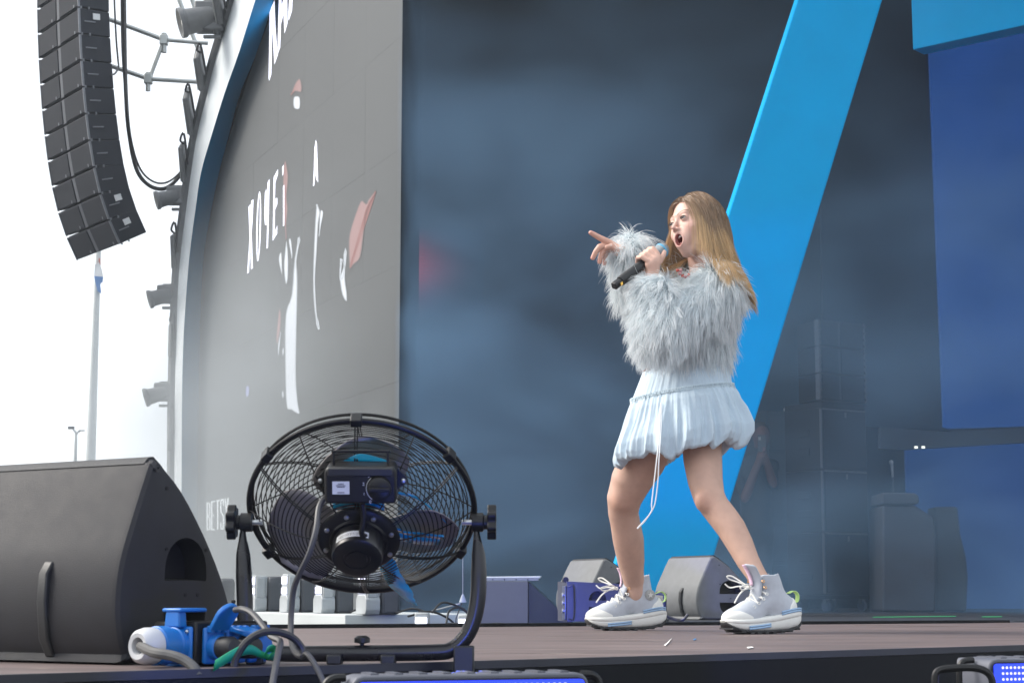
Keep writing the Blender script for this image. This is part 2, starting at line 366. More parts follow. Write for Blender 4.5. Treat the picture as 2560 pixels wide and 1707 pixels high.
for ci, ch in enumerate('BETSY'):
    x0, x1 = 1384 + ci*30, 1384 + ci*30 + 20
    qs = []
    for j_, pl in enumerate(word[ch]):
        P_ = []
        for (u_, v_) in pl:
            X = x0 + u_*(x1-x0); t_ = (X-1375)/160; yt = 366 - 34*t_; yb = 548 - 16*t_; P_.append((X, yt + v_*(yb-yt)))
        qs += stroke(P_, 8.5)
    o_ = MB()
    for i_, q in enumerate(qs):
        vs = [PP(x, y, S0 + FN*(.006 + .0006*i_), FN) for x, y in L5(q)]; o_.add(vs, [[0, 1, 2, 3]])
    o_.build('letter', M_logo, screen, smooth=False)

# ------------------------------------------------------------------ stage interior walls
M_darkled = mat('dark_screen', (.013, .017, .022), .6, spec=.15, var=.25, scale=.7, bump=.05, bscale=200)
def wall(name, px, Y, m, thick=.12, label=None, cat=None, n=(0, -1, 0), pts=None):
    P_ = pts if pts is not None else [PY(x, y, Y) for x, y in px]
    b = MB(); vs, fs = quad_slab(P_, thick, n); b.add(vs, fs); o = b.build(name, m, smooth=False)
    return tag(o, label, cat)
wD = nrm([1, .22, 0]); wN = nrm([.22, -1, 0]); wp = S0 - FN*.15 + FD*.02
zt = 7.5
dw = wall('led_wall', None, 0, M_darkled, .12, 'huge dark video wall behind the singer, streaked by smoke', 'screen', wN,
     [wp*[1,1,0] + [0,0,-.1], PP(1690, 1530, wp, wN)*[1,1,0] + [0,0,-.1], PP(2140, -170, wp, wN), wp*[1,1,0] + [0,0,PP(2140, -170, wp, wN)[2]]])
def on_wall(x, y, off): return PP(x, y, wp + wN*off, wN)
b = MB(); vs, fs = quad_slab([on_wall(1033.6, -60, .01), on_wall(1036, -60, .01), on_wall(1036, 1505, .01), on_wall(1033.6, 1505, .01)], .005, wN); b.add(vs, fs)
b.build('lit_edge_line', mat('blue_line', (.01, .03, .1), .4, emit=(.01, .10, .45), es=.32), dw, smooth=False)
# red picture fragment on the dark wall, fading to the right
mr_ = mat('red_picture', (.012, .019, .030), .6, spec=.15, emit=(.40, .05, .08), es=.25, var=.1)
t_ = mr_.node_tree; bs = t_.nodes['Principled BSDF']; tcn = t_.nodes.new('ShaderNodeTexCoord'); nz = t_.nodes.new('ShaderNodeTexWave'); nz.bands_direction = 'Z'
nz.inputs['Scale'].default_value = 11; nz.inputs['Distortion'].default_value = 1.5
sp = t_.nodes.new('ShaderNodeAttribute'); sp.attribute_name = 'fade'
ml = t_.nodes.new('ShaderNodeMath'); ml.operation = 'MULTIPLY'; ad = t_.nodes.new('ShaderNodeMath'); ad.operation = 'MULTIPLY_ADD'; ad.inputs[1].default_value = .25; ad.inputs[2].default_value = .55
t_.links.new(tcn.outputs['Object'], nz.inputs['Vector']); t_.links.new(nz.outputs['Fac'], ad.inputs[0]); t_.links.new(ad.outputs[0], ml.inputs[0]); t_.links.new(sp.outputs['Fac'], ml.inputs[1])
sc2 = t_.nodes.new('ShaderNodeMath'); sc2.operation = 'MULTIPLY'; sc2.inputs[1].default_value = .45; t_.links.new(ml.outputs[0], sc2.inputs[0]); t_.links.new(sc2.outputs[0], bs.inputs['Emission Strength'])
vs = []; fs = []; fade = []; nx, ny = 16, 16
for j in range(ny+1):
    for i in range(nx+1):
        u, v = i/nx, j/ny; vs.append(on_wall(1037 + 170*u, 575 + 220*v, .012))
        up_ = .25 + .9*u; fade.append(max(0, (1-u)**2.2)*math.exp(-((v-.42-.05*u)/(.30*(1-.45*u)))**2))
for j in range(ny):
    for i in range(nx): fs.append([j*(nx+1)+i, (j+1)*(nx+1)+i, (j+1)*(nx+1)+i+1, j*(nx+1)+i+1])
b = MB(); b.add(vs, fs); o = b.build('red_picture', mr_, dw); at = o.data.attributes.new('fade', 'FLOAT', 'POINT'); at.data.foreach_set('value', fade)
# slanted blue beam
M_beam = mat('beam_blue', (.0, .35, .72), .6, var=.05, scale=3, spec=.1)
def bx_(y, a0, s0): return a0 - s0*y
Yb = 11.5; ybot = 1493 + 525/Yb + 2
bm_f = [PY(bx_(-170, 1993, .3222), -170, Yb), PY(bx_(-170, 2206, .3033), -170, Yb), PY(bx_(ybot, 2206, .3033), ybot, Yb), PY(bx_(ybot, 1993, .3222), ybot, Yb)]
b = MB(); vs, fs = quad_slab(bm_f, .36, [0, -1, 0]); b.add(vs, fs)
tag(b.build('slanted_beam', M_beam, smooth=False, bevel=.012), 'wide bright blue beam leaning right behind the singer', 'beam')
# overhead blue header at the upper right
hA = PY(2282, 125, 13.0); hB = PY(2560, 62, 12.42); hd = nrm((hB - hA)*[1, 1, 0]); hn = np.array([hd[1], -hd[0], 0])
b = MB(); P_ = [hA, hA + hd*3.2, hA + hd*3.2 + [0, 0, 1.6], hA + [0, 0, 1.6]]; vs, fs = quad_slab(P_, .17, hn); b.add(vs, fs)
tag(b.build('overhead_header', M_beam, smooth=False, bevel=.006), 'bright blue overhead header box at the top right of the stage', 'header')
M_panel = mat('navy_panel', (.012, .022, .040), .7, var=.15, scale=.8, spec=.15)
wall('side_panel', [(2040, -60), (2340, 20), (2378, 1077), (2063, 1061)], 17.0, M_panel, .08, 'tall dark navy wall panel between the blue beam and the blue screen', 'panel')
def led_mat(name, emit, es):
    m = mat(name, (.004, .006, .012), .6, var=.1, emit=emit, es=es, spec=.1); t = m.node_tree; bsd = t.nodes['Principled BSDF']
    tc = t.nodes.new('ShaderNodeTexCoord'); n1 = t.nodes.new('ShaderNodeTexNoise'); n1.inputs['Scale'].default_value = .9; n1.inputs['Detail'].default_value = 4
    wv = t.nodes.new('ShaderNodeTexWave'); wv.bands_direction = 'Z'; wv.inputs['Scale'].default_value = 7.5
    cr = t.nodes.new('ShaderNodeValToRGB'); cr.color_ramp.elements[0].color = (.002, .038, .17, 1); cr.color_ramp.elements[1].color = (.007, .055, .25, 1)
    cr.color_ramp.elements[0].position = .35; cr.color_ramp.elements[1].position = .7
    ma = t.nodes.new('ShaderNodeMath'); ma.operation = 'MULTIPLY_ADD'; ma.inputs[1].default_value = .10*es; ma.inputs[2].default_value = es*.95
    for a_, b_ in ((tc.outputs['Object'], n1.inputs['Vector']), (tc.outputs['Object'], wv.inputs['Vector']), (n1.outputs['Fac'], cr.inputs[0]), (cr.outputs[0], bsd.inputs['Emission Color']), (wv.outputs['Fac'], ma.inputs[0]), (ma.outputs[0], bsd.inputs['Emission Strength'])):
        t.links.new(a_, b_)
    return m
M_bled = led_mat('blue_led', (.003, .045, .2), .52)
wall('blue_screen', [(2322, 60), (2860, 0), (2860, 1055), (2376, 1070), (2361, 1066)], 16.6, M_bled, .08, 'tall glowing blue LED screen at the right edge', 'screen')
wall('screen_fascia', [(2200, 1067), (2377, 1080), (2860, 1052), (2860, 1088), (2265, 1123), (2200, 1120)], 16.4, mat('navy_fascia', (.012, .022, .042), .6), .1, 'dark navy fascia band under the tall blue screen', 'fascia')
wall('blue_screen', [(2265, 1122), (2860, 1087), (2860, 1521), (2292, 1521), (2268, 1240)], 17.4, led_mat('blue_led_low', (.003, .04, .16), .36), .08, 'low dim blue screen under the dark fascia at right', 'screen')
wall('black_backdrop', [(1000, -250), (3000, -250), (3000, 1540), (1000, 1540)], 20.2, mat('drape_black', (.008, .01, .014), .9, var=.3), .05, 'black drape closing the back of the stage behind the speakers', 'drape')

b = MB(); vs, fs = quad_slab([np.array([-1.2, 9.5, 7.6]), np.array([16, 9.5, 7.6]), np.array([16, 24, 7.6]), np.array([-1.2, 24, 7.6])], -.3, [0, 0, -1]); b.add(vs, fs)
tag(b.build('stage_roof', M_black, smooth=False), kind='structure')
b = MB(); vs, fs = quad_slab([np.array([8.2, 13.5, 0]), np.array([8.2, 24, 0]), np.array([8.2, 24, 7.6]), np.array([8.2, 13.5, 7.6])], .15, [-1, 0, 0]); b.add(vs, fs)
tag(b.build('side_wall', M_black, smooth=False), kind='structure')
# ================================================================== STAGE GEAR
M_wedge = mat('wedge_paint', (.015, .015, .019), .55, var=.25, scale=30, bump=.28, bscale=750, spec=.38)
M_wedgef = mat('wedge_paint_grey', (.13, .135, .14), .6, var=.15, scale=20, bump=.25, bscale=300, wear=((.40, .41, .42), 30., .70, (1, 1, .25)))  # far wedges: lighter grey all over than the near one
M_hole = mat('recess_black', (.006, .006, .008), .8, var=.1)
M_rubber = mat('rubber', (.014, .015, .017), .5, var=.2, bump=.1, bscale=200)
M_grille = mat('grille_black', (.016, .017, .02), .5, var=.3, scale=200, bump=.6, bscale=500)
M_steel = mat('zinc_steel', (.55, .56, .57), .3, metal=1., var=.1)
def offset_poly(P, d):                            # closed polygon, moves every edge inwards by d (ccw)
    P = np.asarray(P, float); n = len(P); out = []
    for i in range(n):
        a, b, c = P[i-1], P[i], P[(i+1) % n]
        e1, e2 = nrm(np.append(b-a, 0))[:2], nrm(np.append(c-b, 0))[:2]
        n1, n2 = np.array([-e1[1], e1[0]]), np.array([-e2[1], e2[0]]); m = nrm(np.append(n1+n2, 0))[:2]
        out.append(b + m*d/max(.35, float(np.dot(m, n1))))
    return np.array(out)
def holed_cap(b, outer, holes, depth, w, sgn, hb=None):
    """flat cap at height w (local z) with recessed holes going `depth` along -sgn"""
    bm = bmesh.new(); edges = []
    for loop in [outer] + holes:
        vs = [bm.verts.new((p[0], p[1], w)) for p in loop]; edges += [bm.edges.new((vs[i], vs[(i+1) % len(vs)])) for i in range(len(vs))]
    bmesh.ops.triangle_fill(bm, use_beauty=True, use_dissolve=False, edges=edges, normal=(0, 0, sgn))
    bm.verts.ensure_lookup_table(); bm.verts.index_update()
    V = [tuple(v.co) for v in bm.verts]; Fs = []
    for f in bm.faces:
        ids = [v.index for v in f.verts]; f.normal_update(); Fs.append(ids if f.normal.z*sgn > 0 else ids[::-1])
    bm.free(); b.add(V, Fs)
    for h in holes:
        n = len(h); hh = np.asarray(h); q = hh.mean(0) + (hh - hh.mean(0))*.93
        vs = [[p[0], p[1], w] for p in h] + [[p[0], p[1], w - sgn*depth] for p in q]
        (hb or b).add(vs, [[i, (i+1) % n, n+(i+1) % n, n+i] for i in range(n)] + [list(range(n, 2*n))])
WP = [(.13, 0), (.06, .05), (.02, .14), (.0, .26), (.005, .39), (.03, .51), (.075, .63), (.215, .95), (.245, .985), (.27, 1.0), (.30, .995), (.33, .975), (.5, .85), (.69, .64), (.84, .43), (.94, .23), (.985, .08), (.98, 0)]
def wedge(name, o, S, Wd, H, D, Wt, m, label, hole_m=M_hole, group='floor monitor wedges'):
    t = thing(name, o, label, 'monitor speaker', group)
    prof = np.array([(s*D, z*H) for s, z in WP][::-1])                       # orientation fixed below
    if sum(prof[i-1][0]*prof[i][1] - prof[i][0]*prof[i-1][1] for i in range(len(prof))) < 0: prof = prof[::-1]
    prof = np.array(catmull([np.append(p, 0) for p in prof], 3, True))[:, :2]
    prof[:, 1] = np.maximum(prof[:, 1], .002)
    Mw = frame(o, S, [0, 0, 1], nrm(Wd)*1.0)                                  # x = side axis, y = up, z = width axis
    b = MB(Mw); r = .016*H/.35; rings = []
    for k in range(4):
        a = k/3*math.pi/2; rings.append((offset_poly(prof, r*(1-math.sin(a))), r*(1-math.cos(a))))
    for k in range(3, -1, -1):
        a = k/3*math.pi/2; rings.append((offset_poly(prof, r*(1-math.sin(a))), Wt - r*(1-math.cos(a))))
    n = len(prof); vs = []; fs = []
    for P_, w in rings: vs += [[p[0], p[1], w] for p in P_]
    for k in range(len(rings)-1): fs += [[k*n+i, k*n+(i+1) % n, (k+1)*n+(i+1) % n, (k+1)*n+i] for i in range(n)]
    det = np.linalg.det(Mw[:3, :3])
    b.add(vs, fs if det > 0 else [f[::-1] for f in fs])
    cx = .52*D
    h1 = [(cx + .17*D*math.cos(a), .42*H + .20*H*max(0, math.sin(a))**.8) for a in np.linspace(0, math.pi, 14)] + [(cx - .165*D, .405*H), (cx + .165*D, .405*H)]
    h2 = [(cx - .17*D, .27*H), (cx + .17*D, .27*H)] + [(cx + .17*D*math.cos(a), .24*H + .17*H*min(0, math.sin(a))) for a in np.linspace(0, -math.pi, 12)]
    hb = MB(Mw); holed_cap(b, [tuple(p) for p in rings[0][0]], [h1, h2], .05, 0, -1, hb)
    b.add([[p[0], p[1], Wt] for p in rings[-1][0]], [list(range(n))])
    body = b.build('body', m, t, ang=28); bm = bmesh.new(); bm.from_mesh(body.data); bmesh.ops.remove_doubles(bm, verts=bm.verts[:], dist=1e-5); bmesh.ops.recalc_face_normals(bm, faces=bm.faces[:]); bm.to_mesh(body.data); bm.free()
    hb.build('handle_recess', hole_m, body)
    fr = [np.array(p) for p in [(.262, 1.012), (.30, 1.018), (.36, .98), (.52, .85), (.70, .64), (.85, .43), (.95, .23), (.99, .09)]]
    fo = [(p[0]*D, p[1]*H) for p in fr]; fi = [(p[0]*D - .012, p[1]*H - .012) for p in fr]
    gb = MB(Mw); gb.prism(fo + fi[::-1], r*1.2, Wt - r*1.2); gb.build('grille', M_grille, t)
    for wv in ((.18*Wt + .06,) if m is not M_wedge else (.18*Wt + .06, Wt - .16)):
        sb = MB(Mw); path = [(.02, .50), (-.022, .44), (-.030, .3), (-.005, .12), (.05, .03)]
        sb.prism([(s*D, z*H) for s, z in path] + [(s*D + .02, z*H) for s, z in path[::-1]], wv, wv + .022); sb.build('skid', M_rubber, t, bevel=.003)
    for (s, z) in ((.35, .86), (.93, .30), (.36, .56), (.68, .56), (.52, .335), (.62, .335)):
        c_ = MB(Mw); c_.lathe([(.0035*H/.36, -.0012), (.0035*H/.36, .004)], 10, frame([s*D, z*H, 0], [1, 0, 0], [0, 1, 0])); c_.build('screw', M_hole, body)
    return t
nearW = wedge('monitor_wedge', PZ(290, 1663), nrm([.54, .84, 0]), nrm([-.84, .54, 0]), .363, .325, .62, M_wedge, 'large black monitor wedge in the left foreground seen from behind')
wedge('monitor_wedge', PZ(1742, 1549), nrm([.88, .47, 0]), nrm([-.47, .88, 0]), .335, .42, .42, M_wedgef, 'dusty grey monitor wedge behind and between the singer\'s legs')
wedge('monitor_wedge', PZ(1472, 1545), nrm([.9, .43, 0]), nrm([-.43, .9, 0]), .335, .42, .42, M_wedgef, 'grey monitor wedge partly hidden behind the blue lit speaker')

# ------------------------------------------------------------------ drum fan
M_wire = mat('fan_wire', (.007, .007, .008), .4, var=.1, spec=.3); M_blackpl = mat('black_plastic', (.008, .008, .009), .42, var=.2, bump=.06, bscale=300, spec=.35)
M_blade = mat('fan_blade', (.24, .22, .215), .40, metal=.3, var=.15); M_film = mat('blue_film', (.015, .42, .74), .16, var=.25, scale=30, coat=.8, alpha=.93)
FC = PY(905, 1272, 3.24); tl = math.radians(44)
FR = frame(FC, [1, 0, 0], [0, -math.sin(tl), math.cos(tl)])     # local x, in-plane up, rear axis
fan = thing('floor_fan', PY(905, 1655, 3.24)*[1, 1, 0], 'black drum floor fan seen from behind, with peeling blue film on its blades', 'fan')
R0 = .2016
def dome(rho, h0, e=2.4): return h0*(1 - (rho/R0)**e)
def grille(nr, h0, rmin, spokes, name, wire):
    b = MB(FR)
    for k in range(nr):
        rho = rmin + (R0 - .004 - rmin)*k/(nr-1); h = dome(rho, h0)
        b.tube([(rho*math.cos(a), rho*math.sin(a), h) for a in np.linspace(0, 2*math.pi, 84, endpoint=False)], wire, 5, closed=True)
    for k in range(spokes):
        for da in ((-.035, .035) if k % 2 == 0 else (0,)):
            a = 2*math.pi*k/spokes + math.pi/2
            pts = [(rho*math.cos(a + da*min(1, .06/rho)), rho*math.sin(a + da*min(1, .06/rho)), dome(rho, h0) + (.0022 if h0 > 0 else -.0022)) for rho in np.linspace(rmin*.75, R0 + .001, 14)]
            b.tube(pts, wire*1.25, 5)
    o = b.build(name, M_wire, fan); o['kind'] = 'stuff'; return o
grille(19, .088, .064, 12, 'rear_grille', .00108); grille(21, -.075, .040, 12, 'front_grille', .00100)
b = MB(FR); b.tube([(R0*math.cos(a), R0*math.sin(a), 0) for a in np.linspace(0, 2*math.pi, 96, endpoint=False)], .0062, 8, closed=True, flat=(.85, .7)); b.build('rim', M_blackpl, fan)
b = MB(FR); b.tube([(R0*.985*math.cos(a), R0*.985*math.sin(a), -.022) for a in np.linspace(0, 2*math.pi, 96, endpoint=False)], .003, 6, closed=True); b.build('rim', M_wire, fan)
for a in (90, 38, 142, 210, 330):
    a = math.radians(a); m_ = frame([R0*math.cos(a), R0*math.sin(a), 0], [-math.sin(a), math.cos(a), 0], [math.cos(a), math.sin(a), 0]); b = MB(FR); b.box((0, .001, 0), (.020, .016, .022), m_); b.build('rim_clip', M_blackpl, fan, bevel=.002)
hub = MB(FR); hub.lathe([(.030, .055), (.070, .074), (.071, .083), (.066, .087), (.052, .088), (.050, .092)], 36); plate = hub.build('motor_plate', M_blackpl, fan)
mo = MB(FR); mo.lathe([(.045, .088), (.045, .122), (.043, .129), (.037, .1325), (.024, .1325), (.023, .130), (.018, .130), (.0175, .1325), (.0, .133)], 40); motor = mo.build('motor', mat('motor_black', (.008, .008, .01), .3, var=.2), fan)
for k in range(8):
    a = k*math.pi/4 + .3; b = MB(FR); b.lathe([(.0045, .085), (.0045, .0905), (.002, .092)], 8, frame([.061*math.cos(a), .061*math.sin(a), 0], [1, 0, 0], [0, 1, 0])); b.build('bolt', M_steel, plate)
st = MB(FR); A = np.linspace(math.radians(62), math.radians(140), 12)
st.strip([(.0455*math.cos(a), .0455*math.sin(a), .108) for a in A], [(.0455*math.cos(a), .0455*math.sin(a), .1225) for a in A]); stk = st.build('sticker', mat('white_label', (.6, .61, .62), .5, var=.05), motor)
for k in range(26):
    a = math.radians(66 + k*2.7); w = random.choice((.006, .012, .018)); b = MB(FR)
    b.strip([(.0459*math.cos(q), .0459*math.sin(q), .1125) for q in (a, a+w)], [(.0459*math.cos(q), .0459*math.sin(q), .1200) for q in (a, a+w)])
    b.build('bar_mark', M_black, stk)
# control box above the motor
CB = FR @ frame([.012, .132, .082], [1, 0, 0], [0, math.cos(-.5), math.sin(-.5)])
b = MB(CB); b.prism([(-.059, -.030), (.059, -.030), (.061, -.02), (.061, .026), (.055, .034), (-.055, .034), (-.061, .026), (-.061, -.02)], -.02, .034); cbx = b.build('control_box', M_blackpl, fan, bevel=.004)
b = MB(CB); b.box((0, .025, .030), (.112, .016, .012)); b.build('box_lid', mat('lid_grey', (.02, .021, .023), .45), cbx, bevel=.003)
for sx in (-1, 1):
    b = MB(CB); b.prism([(sx*.060, -.012), (sx*.076, .0), (sx*.076, .010), (sx*.060, .026)], -.005, .004); b.build('bracket', M_blackpl, cbx)
    b = MB(CB); b.lathe([(.0042, .003), (.0042, .007), (.002, .008)], 8, frame([sx*.071, .004, 0], [1, 0, 0], [0, 1, 0])); b.build('bolt', M_steel, cbx)
b = MB(CB); b.box((-.033, -.002, .0345), (.029, .022, .0012)); lb = b.build('label', MATS['white_label'], cbx)
for k, (dy, w) in enumerate(((.007, .010), (.004, .016), (.0015, .013), (-.008, .012))):
    b = MB(CB); b.box((-.033, -.002 + dy, .0353), (w, .0011, .0006)); b.build('print_line', M_black, lb)
b = MB(CB); b.lathe([(.0205, .034), (.0200, .044), (.0150, .047), (.0, .047)], 28, frame([.033, -.003, 0], [1, 0, 0], [0, 1, 0])); dial = b.build('dial', M_blackpl, cbx)
b = MB(CB); b.box((.033, -.003, .048), (.034, .007, .006)); b.build('dial_grip', M_blackpl, dial, bevel=.001)
A = np.linspace(math.radians(130), math.radians(235), 12); b = MB(CB); b.strip([(.033 + .0225*math.cos(a), -.003 + .0225*math.sin(a), .0346) for a in A], [(.033 + .0235*math.cos(a), -.003 + .0235*math.sin(a), .0346) for a in A]); b.build('dial_scale', MATS['white_label'], cbx)
def text_mesh(s, size, m, M4, parent, name='lettering'):
    c = bpy.data.curves.new('t', 'FONT'); c.body = s; c.size = size; c.align_x = 'CENTER'; c.align_y = 'CENTER'; to = bpy.data.objects.new('t', c)
    C.objects.link(to); dg = bpy.context.evaluated_depsgraph_get(); me = bpy.data.meshes.new_from_object(to.evaluated_get(dg)); bpy.data.objects.remove(to)
    me.name = name; me.transform(Matrix(M4.tolist())); me.materials.clear()
    return link_mesh(name, me, m, parent, smooth=False)
for ch, a in zip('3210', (130, 165, 200, 235)):
    a = math.radians(a); text_mesh(ch, .0075, MATS['white_label'], CB @ frame([.033 + .0285*math.cos(a), -.003 + .0285*math.sin(a), .0347], [1, 0, 0], [0, 1, 0]), cbx)
b = MB(CB); b.tube(catmull([(-.046, .032, .02), (-.046, .055, .02), (-.043, .058, .02), (.043, .058, .02), (.046, .055, .02), (.046, .032, .02)], 4), .0022, 6); b.build('carry_handle', M_wire, cbx)
b = MB(FR); b.tube(catmull([(.012, .100, .10), (.014, .075, .11), (.010, .05, .12), (.018, .035, .115)], 5), .005, 8); b.build('motor_lead', M_blackpl, fan)
# blades with film
bladeM = []
for a0 in (82, 196, -22):
    vs = []; fs = []; nr, na = 12, 10
    for i in range(nr+1):
        rho = .035 + .142*i/nr; hw = .36 + .36*math.sin(math.pi*min(1, i/nr*.92 + .05))
        if i > nr-3: hw *= (.90, .72, .45)[i-(nr-2)]
        for j in range(na+1):
            q = -1 + 2*j/na; a = math.radians(a0) + q*hw + .12*(i/nr); vs.append((rho*math.cos(a), rho*math.sin(a), .012 + q*hw*rho*.36 + .012*q*q))
    for i in range(nr):
        for j in range(na): fs.append([i*(na+1)+j, i*(na+1)+j+1, (i+1)*(na+1)+j+1, (i+1)*(na+1)+j])
    b = MB(FR); b.add(vs, fs); o = b.build('blade', M_blade, fan); sdm = o.modifiers.new('s', 'SOLIDIFY'); sdm.thickness = .0016
def ribbon(name, pts, widths, side, m, parent, thick=.0004):
    P_ = np.array(pts); side = nrm(side); A_ = [p - side*w/2 for p, w in zip(P_, widths)]; B_ = [p + side*w/2 for p, w in zip(P_, widths)]
    b = MB(); b.strip(A_, B_); o = b.build(name, m, parent); o.modifiers.new('s', 'SOLIDIFY').thickness = thick; return o
def loc2w(M4, p): return M4[:3, :3] @ np.array(p) + M4[:3, 3]
fp = catmull([loc2w(FR, p) for p in ((.012, .0, .066), (.038, -.040, .070), (.052, -.088, .066), (.060, -.13, .052), (.074, -.165, .046), (.092, -.196, .044))], 5)
ribbon('blue_film', [p + rng.normal(0, .0012, 3) for p in fp], list(np.linspace(.030, .040, 18)) + list(np.linspace(.04, .006, len(fp)-18)), FR[:3, 0] + .2*FR[:3, 2], M_film, fan)
fp = catmull([loc2w(FR, p) for p in ((.03, .02, .06), (.07, .004, .062), (.11, -.012, .056), (.150, -.028, .045))], 5); ribbon('blue_film', [p + rng.normal(0, .001, 3) for p in fp], list(np.linspace(.010, .022, len(fp))), FR[:3, 1] + .5*FR[:3, 2], M_film, fan)
fp = catmull([loc2w(FR, p) for p in ((.05, .07, .035), (.10, .062, .04), (.14, .02, .04), (.155, -.012, .03))], 5); ribbon('blue_film', fp, list(np.linspace(.008, .002, len(fp))), FR[:3, 1], M_film, fan)
fp = catmull([loc2w(FR, p) for p in ((-.045, .05, .05), (-.0, .062, .055), (.045, .05, .05))], 6); ribbon('blue_film', fp, [.02]*len(fp), FR[:3, 1], M_film, fan)
fp = catmull([loc2w(FR, p) for p in ((-.022, .115, .035), (.008, .135, .042), (.045, .130, .048), (.068, .115, .046))], 5); ribbon('blue_film', fp, [.066]*len(fp), FR[:3, 1] + .2*FR[:3, 2], M_film, fan)
fp = catmull([loc2w(FR, p) for p in ((.06, -.03, .038), (.10, -.04, .040), (.14, -.045, .036))], 5); ribbon('blue_film', fp, [.030]*len(fp), FR[:3, 1] + .4*FR[:3, 2], M_film, fan)
# stand, knobs, feet
def fp_(x, y, dY=0.): return PY(x, y, 3.24 + dY)
L_ = [fp_(607, 1322), fp_(607, 1350), fp_(608, 1385), fp_(610, 1440), fp_(612, 1500), fp_(614, 1560), fp_(626, 1600), fp_(655, 1626), fp_(720, 1633), fp_(905, 1632), fp_(1080, 1630), fp_(1130, 1622), fp_(1165, 1590), fp_(1185, 1545), fp_(1195, 1490), fp_(1197, 1430), fp_(1196, 1385), fp_(1193, 1350), fp_(1191, 1322)]
rr = [.0045, .0075, .0125, .0145, .0145, .0145, .0145, .0145, .0145, .0145, .0145, .0145, .0145, .0145, .0145, .0145, .0125, .0075, .0045]
pts = catmull(L_, 5); r2 = np.interp(np.linspace(0, len(rr)-1, len(pts)), range(len(rr)), rr)
b = MB(); b.tube(pts, r2, 14); b.build('stand_tube', mat('tube_black', (.012, .012, .014), .28, var=.1), fan)
for x in (838, 972, 1160):
    p = fp_(x, 1640); hz = p[2] + .004; b = MB(); b.box((p[0], p[1] - .004, hz/2), (.026 if x < 1100 else .036, .05, hz if x < 1100 else hz + .03), None); b.build('foot', M_rubber, fan, bevel=.003)
p = fp_(640, 1640); b = MB(); b.box((p[0], p[1], p[2]/2), (.03, .05, p[2])); b.build('foot', M_rubber, fan, bevel=.003)
b = MB(); p = fp_(905, 1608); b.lathe([(.004, -.02), (.004, 0), (.014, .002), (.014, .010), (.008, .014)], 12, frame(p, [1, 0, 0], [0, 1, 0])); b.build('wing_knob', M_blackpl, fan)
for sx, x in ((-1, 625), (1, 1185)):
    p = fp_(x, 1305); MX = frame(p, [0, 1, 0], [0, 0, 1]); MX[:3, 2] = [sx, 0, 0]; MX[:3, 1] = np.cross(MX[:3, 2], MX[:3, 0])
    b = MB(MX); b.lathe([(.005, -.022), (.005, -.004)], 8); b.build('pivot_bolt', M_steel, fan)
    b = MB(MX); b.lathe([(.017, -.004), (.017, .016), (.013, .018), (.013, .026)], 20); b.build('pivot_boss', M_blackpl, fan)
    b = MB(MX); b.prism([(.021*(1 + .13*math.cos(7*a))*math.cos(a)*1.35, .021*(1 + .13*math.cos(7*a))*math.sin(a)*1.35) for a in np.linspace(0, 2*math.pi, 70, endpoint=False)], .024, .040); b.build('pivot_knob', M_blackpl, fan, bevel=.002)

# ------------------------------------------------------------------ power distribution box
M_blue = mat('socket_blue', (.004, .135, .46), .38, var=.08, spec=.5); M_wht = mat('plug_grey', (.50, .51, .53), .45, var=.06)
D0 = PZ(487, 1666); dL, dR = nrm([-.8, .6, 0]), nrm([.6, .8, 0])
box = thing('power_box', D0, 'low black power distribution box with blue sockets beside the fan', 'power box')
DM = frame(D0, dL, [0, 0, 1]); DR = frame(D0, dR, [0, 0, 1], nrm([.8, -.6, 0]))       # local x along face, y up
DM[:3, 2] = nrm([-.6, -.8, 0])
b = MB(); vs, fs = quad_slab([D0 + [0,0,.004], D0 + dL*.105 + [0,0,.004], D0 + dL*.105 + dR*.175 + [0,0,.004], D0 + dR*.175 + [0,0,.004]], .072, [0, 0, -1]); b.add(vs, fs); b.build('case', M_blackpl, box, bevel=.004)
for (u, v) in ((.01, .01), (.095, .01), (.01, .165), (.095, .165)):
    q = D0 + dL*u + dR*v; b = MB(); b.box((q[0], q[1], .002), (.012, .012, .004)); b.build('rubber_foot', M_rubber, box)
CEc = [.036, .036, 0]
b = MB(DM); b.prism([(.002, -.0), (.068, -.0), (.068, .068), (.002, .068)], .0015, .010); fl_ = b.build('socket_flange', M_blue, box, bevel=.004)
b = MB(DM); b.lathe([(.032, .008), (.032, .020), (.0295, .022), (.0295, .034), (.033, .036), (.033, .058), (.030, .060)], 32, frame(CEc, [1, 0, 0], [0, 1, 0])); cee = b.build('round_socket', M_blue, box)
b = MB(DM); b.prism([(.016, .066), (.056, .066), (.052, .094), (.020, .094)], .004, .022); b.prism([(.012, .092), (.060, .092), (.060, .099), (.012, .099)], -.038, .024); b.build('hinged_lid', M_blue, cee, bevel=.003)
b = MB(DM); b.lathe([(.029, .058), (.031, .066), (.031, .080), (.028, .092), (.022, .098), (.015, .097), (.0125, .090), (.012, .075)], 32, frame(CEc, [1, 0, 0], [0, 1, 0]), cap=False); b.build('plug', M_wht, cee)
b = MB(DM); b.lathe([(.0036, .009), (.0036, .012), (.002, .013)], 12, frame([.010, .059, 0], [1, 0, 0], [0, 1, 0])); b.build('screw', M_steel, fl_)
